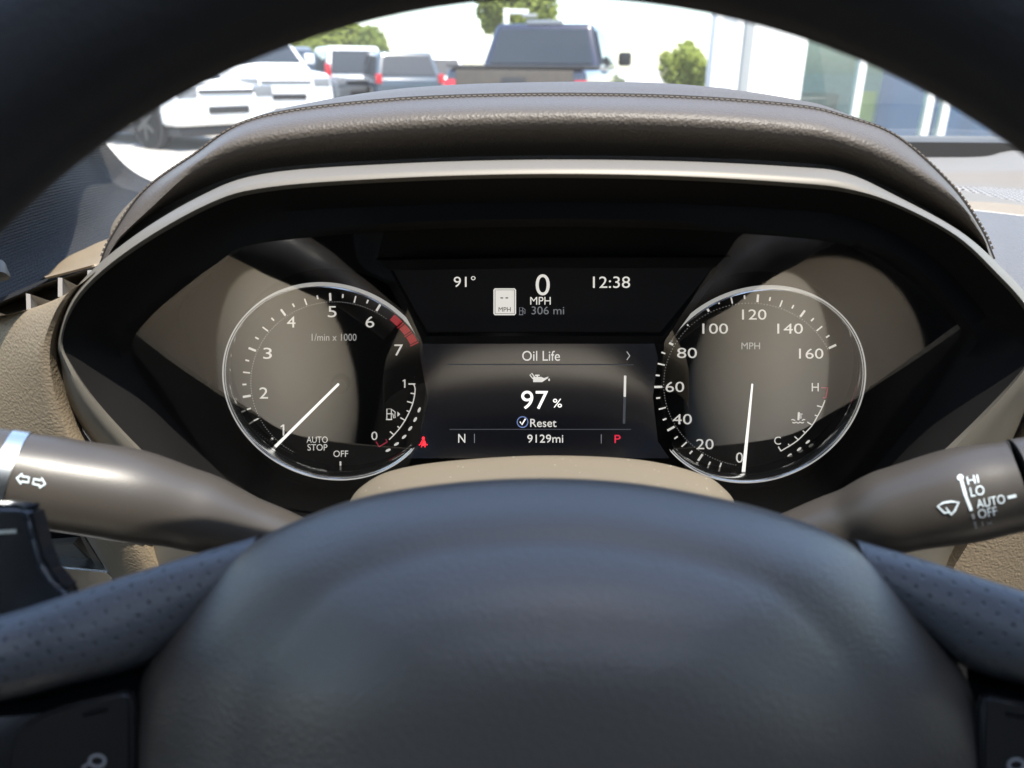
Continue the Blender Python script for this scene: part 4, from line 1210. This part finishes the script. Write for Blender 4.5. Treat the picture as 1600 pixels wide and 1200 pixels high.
# paddle behind the wheel
pad_ = [(-120, 788), (-20, 789), (30, 790), (42, 795), (48, 812), (54, 840), (66, 880), (84, 908), (104, 927), (104, 960), (0, 1000), (-120, 1010)]
bm = bmesh.new()
a = [bm.verts.new(at(x, y, .216)) for x, y in pad_]
f = bm.faces.new(a)
r = bmesh.ops.extrude_face_region(bm, geom=[f])
bmesh.ops.translate(bm, verts=[v for v in r['geom'] if isinstance(v, bmesh.types.BMVert)], vec=(CM @ Vector((0, 0, -1))) * .009)
bmesh.ops.recalc_face_normals(bm, faces=bm.faces[:])
bmesh.ops.bevel(bm, geom=bm.edges[:], offset=.0018, segments=3, affect='EDGES')
paddle = empty('shift_paddle', at(-60, 960, .216), 'glossy black shift paddle with rounded corner behind the steering wheel spoke', 'paddle')
bm_obj('blade', bm, M['paddle'], paddle)
polys('minus_mark', strip([(-12, 832), (26, 830)], 6), M['chrome_soft'], paddle, lambda x, y: at(x, y, .2156))

# ================================================================== STEERING WHEEL
WX, WY, WZ = CM.col[0], CM.col[1], CM.col[2]
wc = at(872, 1235, .155)
sw = empty('steering_wheel', at(870, 1165, .21), 'black leather steering wheel with large airbag cover and perforated spokes', 'steering wheel')
V, Fc = [], []
NR, NS = 160, 28
for i in range(NR):
    a = 2 * math.pi * i / NR
    d = WX * math.sin(a) + WY * math.cos(a)
    for k in range(NS):
        b = 2 * math.pi * k / NS
        V.append(wc + d * (.1800 + .0190 * math.cos(b)) + WZ * (.0145 * math.sin(b)))
for i in range(NR):
    for k in range(NS):
        Fc.append((i * NS + k, i * NS + (k + 1) % NS, ((i + 1) % NR) * NS + (k + 1) % NS, ((i + 1) % NR) * NS + k))
mk('rim', V, Fc, M['wheel_leather'], sw)
outl = [(860, 748), (1000, 757), (1150, 785), (1250, 815), (1330, 852), (1400, 912), (1460, 985), (1510, 1065), (1540, 1140), (1553, 1210), (1550, 1300), (1500, 1400), (1350, 1500), (870, 1560), (390, 1500), (230, 1400), (190, 1300), (196, 1210), (210, 1110), (235, 1030), (275, 965), (330, 903), (390, 852), (480, 808), (580, 775), (720, 754)]
rows = []
def dome(s):
    return .164 + .020 * (s / .76) ** 3 if s < .76 else .184 + .011 * (s - .76) / .24 + .010 * ((s - .76) / .24) ** 3
for s, d in [(.97, .235), (1.0, .216), (1.0, .208)] + [(s_, dome(s_)) for s_ in (.985, .96, .93, .90, .87, .84, .81, .78, .76, .74, .71, .67, .62, .56, .5, .43, .36, .28, .2, .1, .0003)]:
    rows.append([at(870 + (x - 870) * s, 1165 + (y - 1165) * s, d) for x, y in outl])
surf('airbag_cover', rows, M['pad'], sw, per=8, nv=2, closed=True, sharp=70)
for mirror in (False, True):
    def mx(p):
        return [((1740 - a) if mirror else a, b + (6 if mirror else 0), d) for a, b, d in p]
    surf('spoke', [Dv(mx(q)) for q in (
        [(420, 838, .235), (320, 868, .230), (150, 922, .222), (0, 970, .212), (-200, 1025, .19), (-340, 1062, .175)],
        [(402, 838, .214), (300, 868, .209), (150, 915, .201), (0, 962, .195), (-200, 1020, .18), (-340, 1060, .168)],
        [(388, 862, .206), (272, 903, .201), (132, 948, .194), (0, 988, .188), (-200, 1045, .173), (-340, 1085, .160)],
        [(335, 930, .202), (245, 968, .197), (122, 1003, .190), (0, 1033, .185), (-200, 1075, .17), (-340, 1110, .157)],
        [(275, 1000, .205), (218, 1033, .200), (112, 1060, .193), (0, 1086, .189), (-200, 1110, .175), (-340, 1130, .16)],
        [(262, 1020, .228), (212, 1048, .222), (106, 1075, .215), (0, 1100, .21), (-200, 1120, .195), (-340, 1140, .18)])], M['perf'], sw, per=8, nv=5, flip=mirror)
    bp_ = [Dv(mx(q)) for q in (
        [(-340, 1085, .215), (-150, 1075, .22), (0, 1058, .226), (110, 1035, .232), (240, 1005, .238)],
        [(-340, 1150, .185), (-150, 1142, .190), (0, 1128, .196), (110, 1105, .201), (225, 1085, .206)],
        [(-340, 1330, .185), (-150, 1330, .190), (0, 1330, .196), (110, 1330, .201), (225, 1330, .206)])]
    pan = surf('switch_panel', bp_, M['button'], sw, per=6, nv=3, flip=mirror)
    bt = [(14, 1330), (12, 1210), (16, 1165), (34, 1135), (75, 1112), (130, 1096), (196, 1082), (205, 1095), (206, 1330)]
    bm = bmesh.new()
    a = [bm.verts.new(at((1740 - x) if mirror else x, y + (6 if mirror else 0), .1915 + .0055 * (x / 200))) for x, y in bt]
    f = bm.faces.new(a)
    bm.normal_update()
    if f.normal.dot(WZ) < 0: f.normal_flip()
    r = bmesh.ops.extrude_face_region(bm, geom=[f])
    bmesh.ops.translate(bm, verts=[v for v in r['geom'] if isinstance(v, bmesh.types.BMVert)], vec=WZ * -.004)
    bmesh.ops.recalc_face_normals(bm, faces=bm.faces[:])
    bmesh.ops.bevel(bm, geom=bm.edges[:], offset=.0009, segments=3, affect='EDGES')
    b_ = bm_obj('switch', bm, M['paddle'], pan)
    def hb(x, y, m=mirror):
        return at((1740 - x) if m else x, y + (6 if m else 0), .1910 + .0055 * (x / 200))
    polys('switch_symbol', strip(circ(152, 1189, 12, 9, 14), 5, True) + strip([(128, 1200), (140, 1192)], 4), M['decal_dim'], pan, hb)
    polys('switch_symbol', strip([(130, 1118), (168, 1110)], 5), M['matte_black'], pan, hb)

# ================================================================== DRIVER'S SEAT (unseen; bolsters added to make the gauge glass reflections)
seat = empty('driver_seat', (XC, -.3, H - .9), 'unseen seat with dark centre, its pale bolsters added to make the gauge glass reflections', 'seat')
def pillow(name, x0, x1, y0, y1, z0, z1, mt, parent, bev):
    bm = bmesh.new(); bx(bm, x0, x1, y0, y1, z0, z1)
    bmesh.ops.bevel(bm, geom=bm.edges[:], offset=bev, segments=5, affect='EDGES', profile=.5)
    return bm_obj(name, bm, mt, parent)
pillow('cushion', XC - .15, XC + .15, -.5, .06, H - .74, H - .60, M['seat_dark'], seat, .04)
for s in (-1, 1):
    for nm, cx_, cy_, cz_, sx, sy, sz, mt_, yaw in (('reflection_bolster', .338, -.13, -.655, .10, .21, .13, 'cream', 17), ('reflection_bolster_outer', .43, -.17, -.70, .155, .27, .15, 'taupe', 26)):  # added ellipsoids, shaped to mirror as bright patches in the gauge glass
        V, Fc = [], []
        ya = R(-s * yaw)
        for i in range(25):
            th_ = math.pi * i / 24
            for k in range(36):
                a = 2 * math.pi * k / 36
                q = Vector((sx * math.sin(th_) * math.cos(a), sy * math.cos(th_), sz * math.sin(th_) * math.sin(a)))
                q = Matrix.Rotation(-ya, 3, 'Z') @ q
                V.append(Vector((XC + s * cx_, cy_, H + cz_)) + q)
        for i in range(24):
            for k in range(36):
                Fc.append((i * 36 + k, i * 36 + (k + 1) % 36, (i + 1) * 36 + (k + 1) % 36, (i + 1) * 36 + k))
        mk(nm, V, Fc, M[mt_], seat)
    pillow('backrest_bolster', XC + s * .22 - .07, XC + s * .22 + .07, -.66, -.46, H - .6, H + .0, M['tan'], seat, .06)
pillow('backrest', XC - .16, XC + .16, -.66, -.5, H - .62, H + .08, M['seat_dark'], seat, .05)
pillow('headrest', XC - .12, XC + .12, -.68, -.58, H + .08, H + .28, M['seat_dark'], seat, .04)
pillow('seat_base', XC - .22, XC + .22, -.6, .0, H - .95, H - .72, M['carpet'], seat, .03)
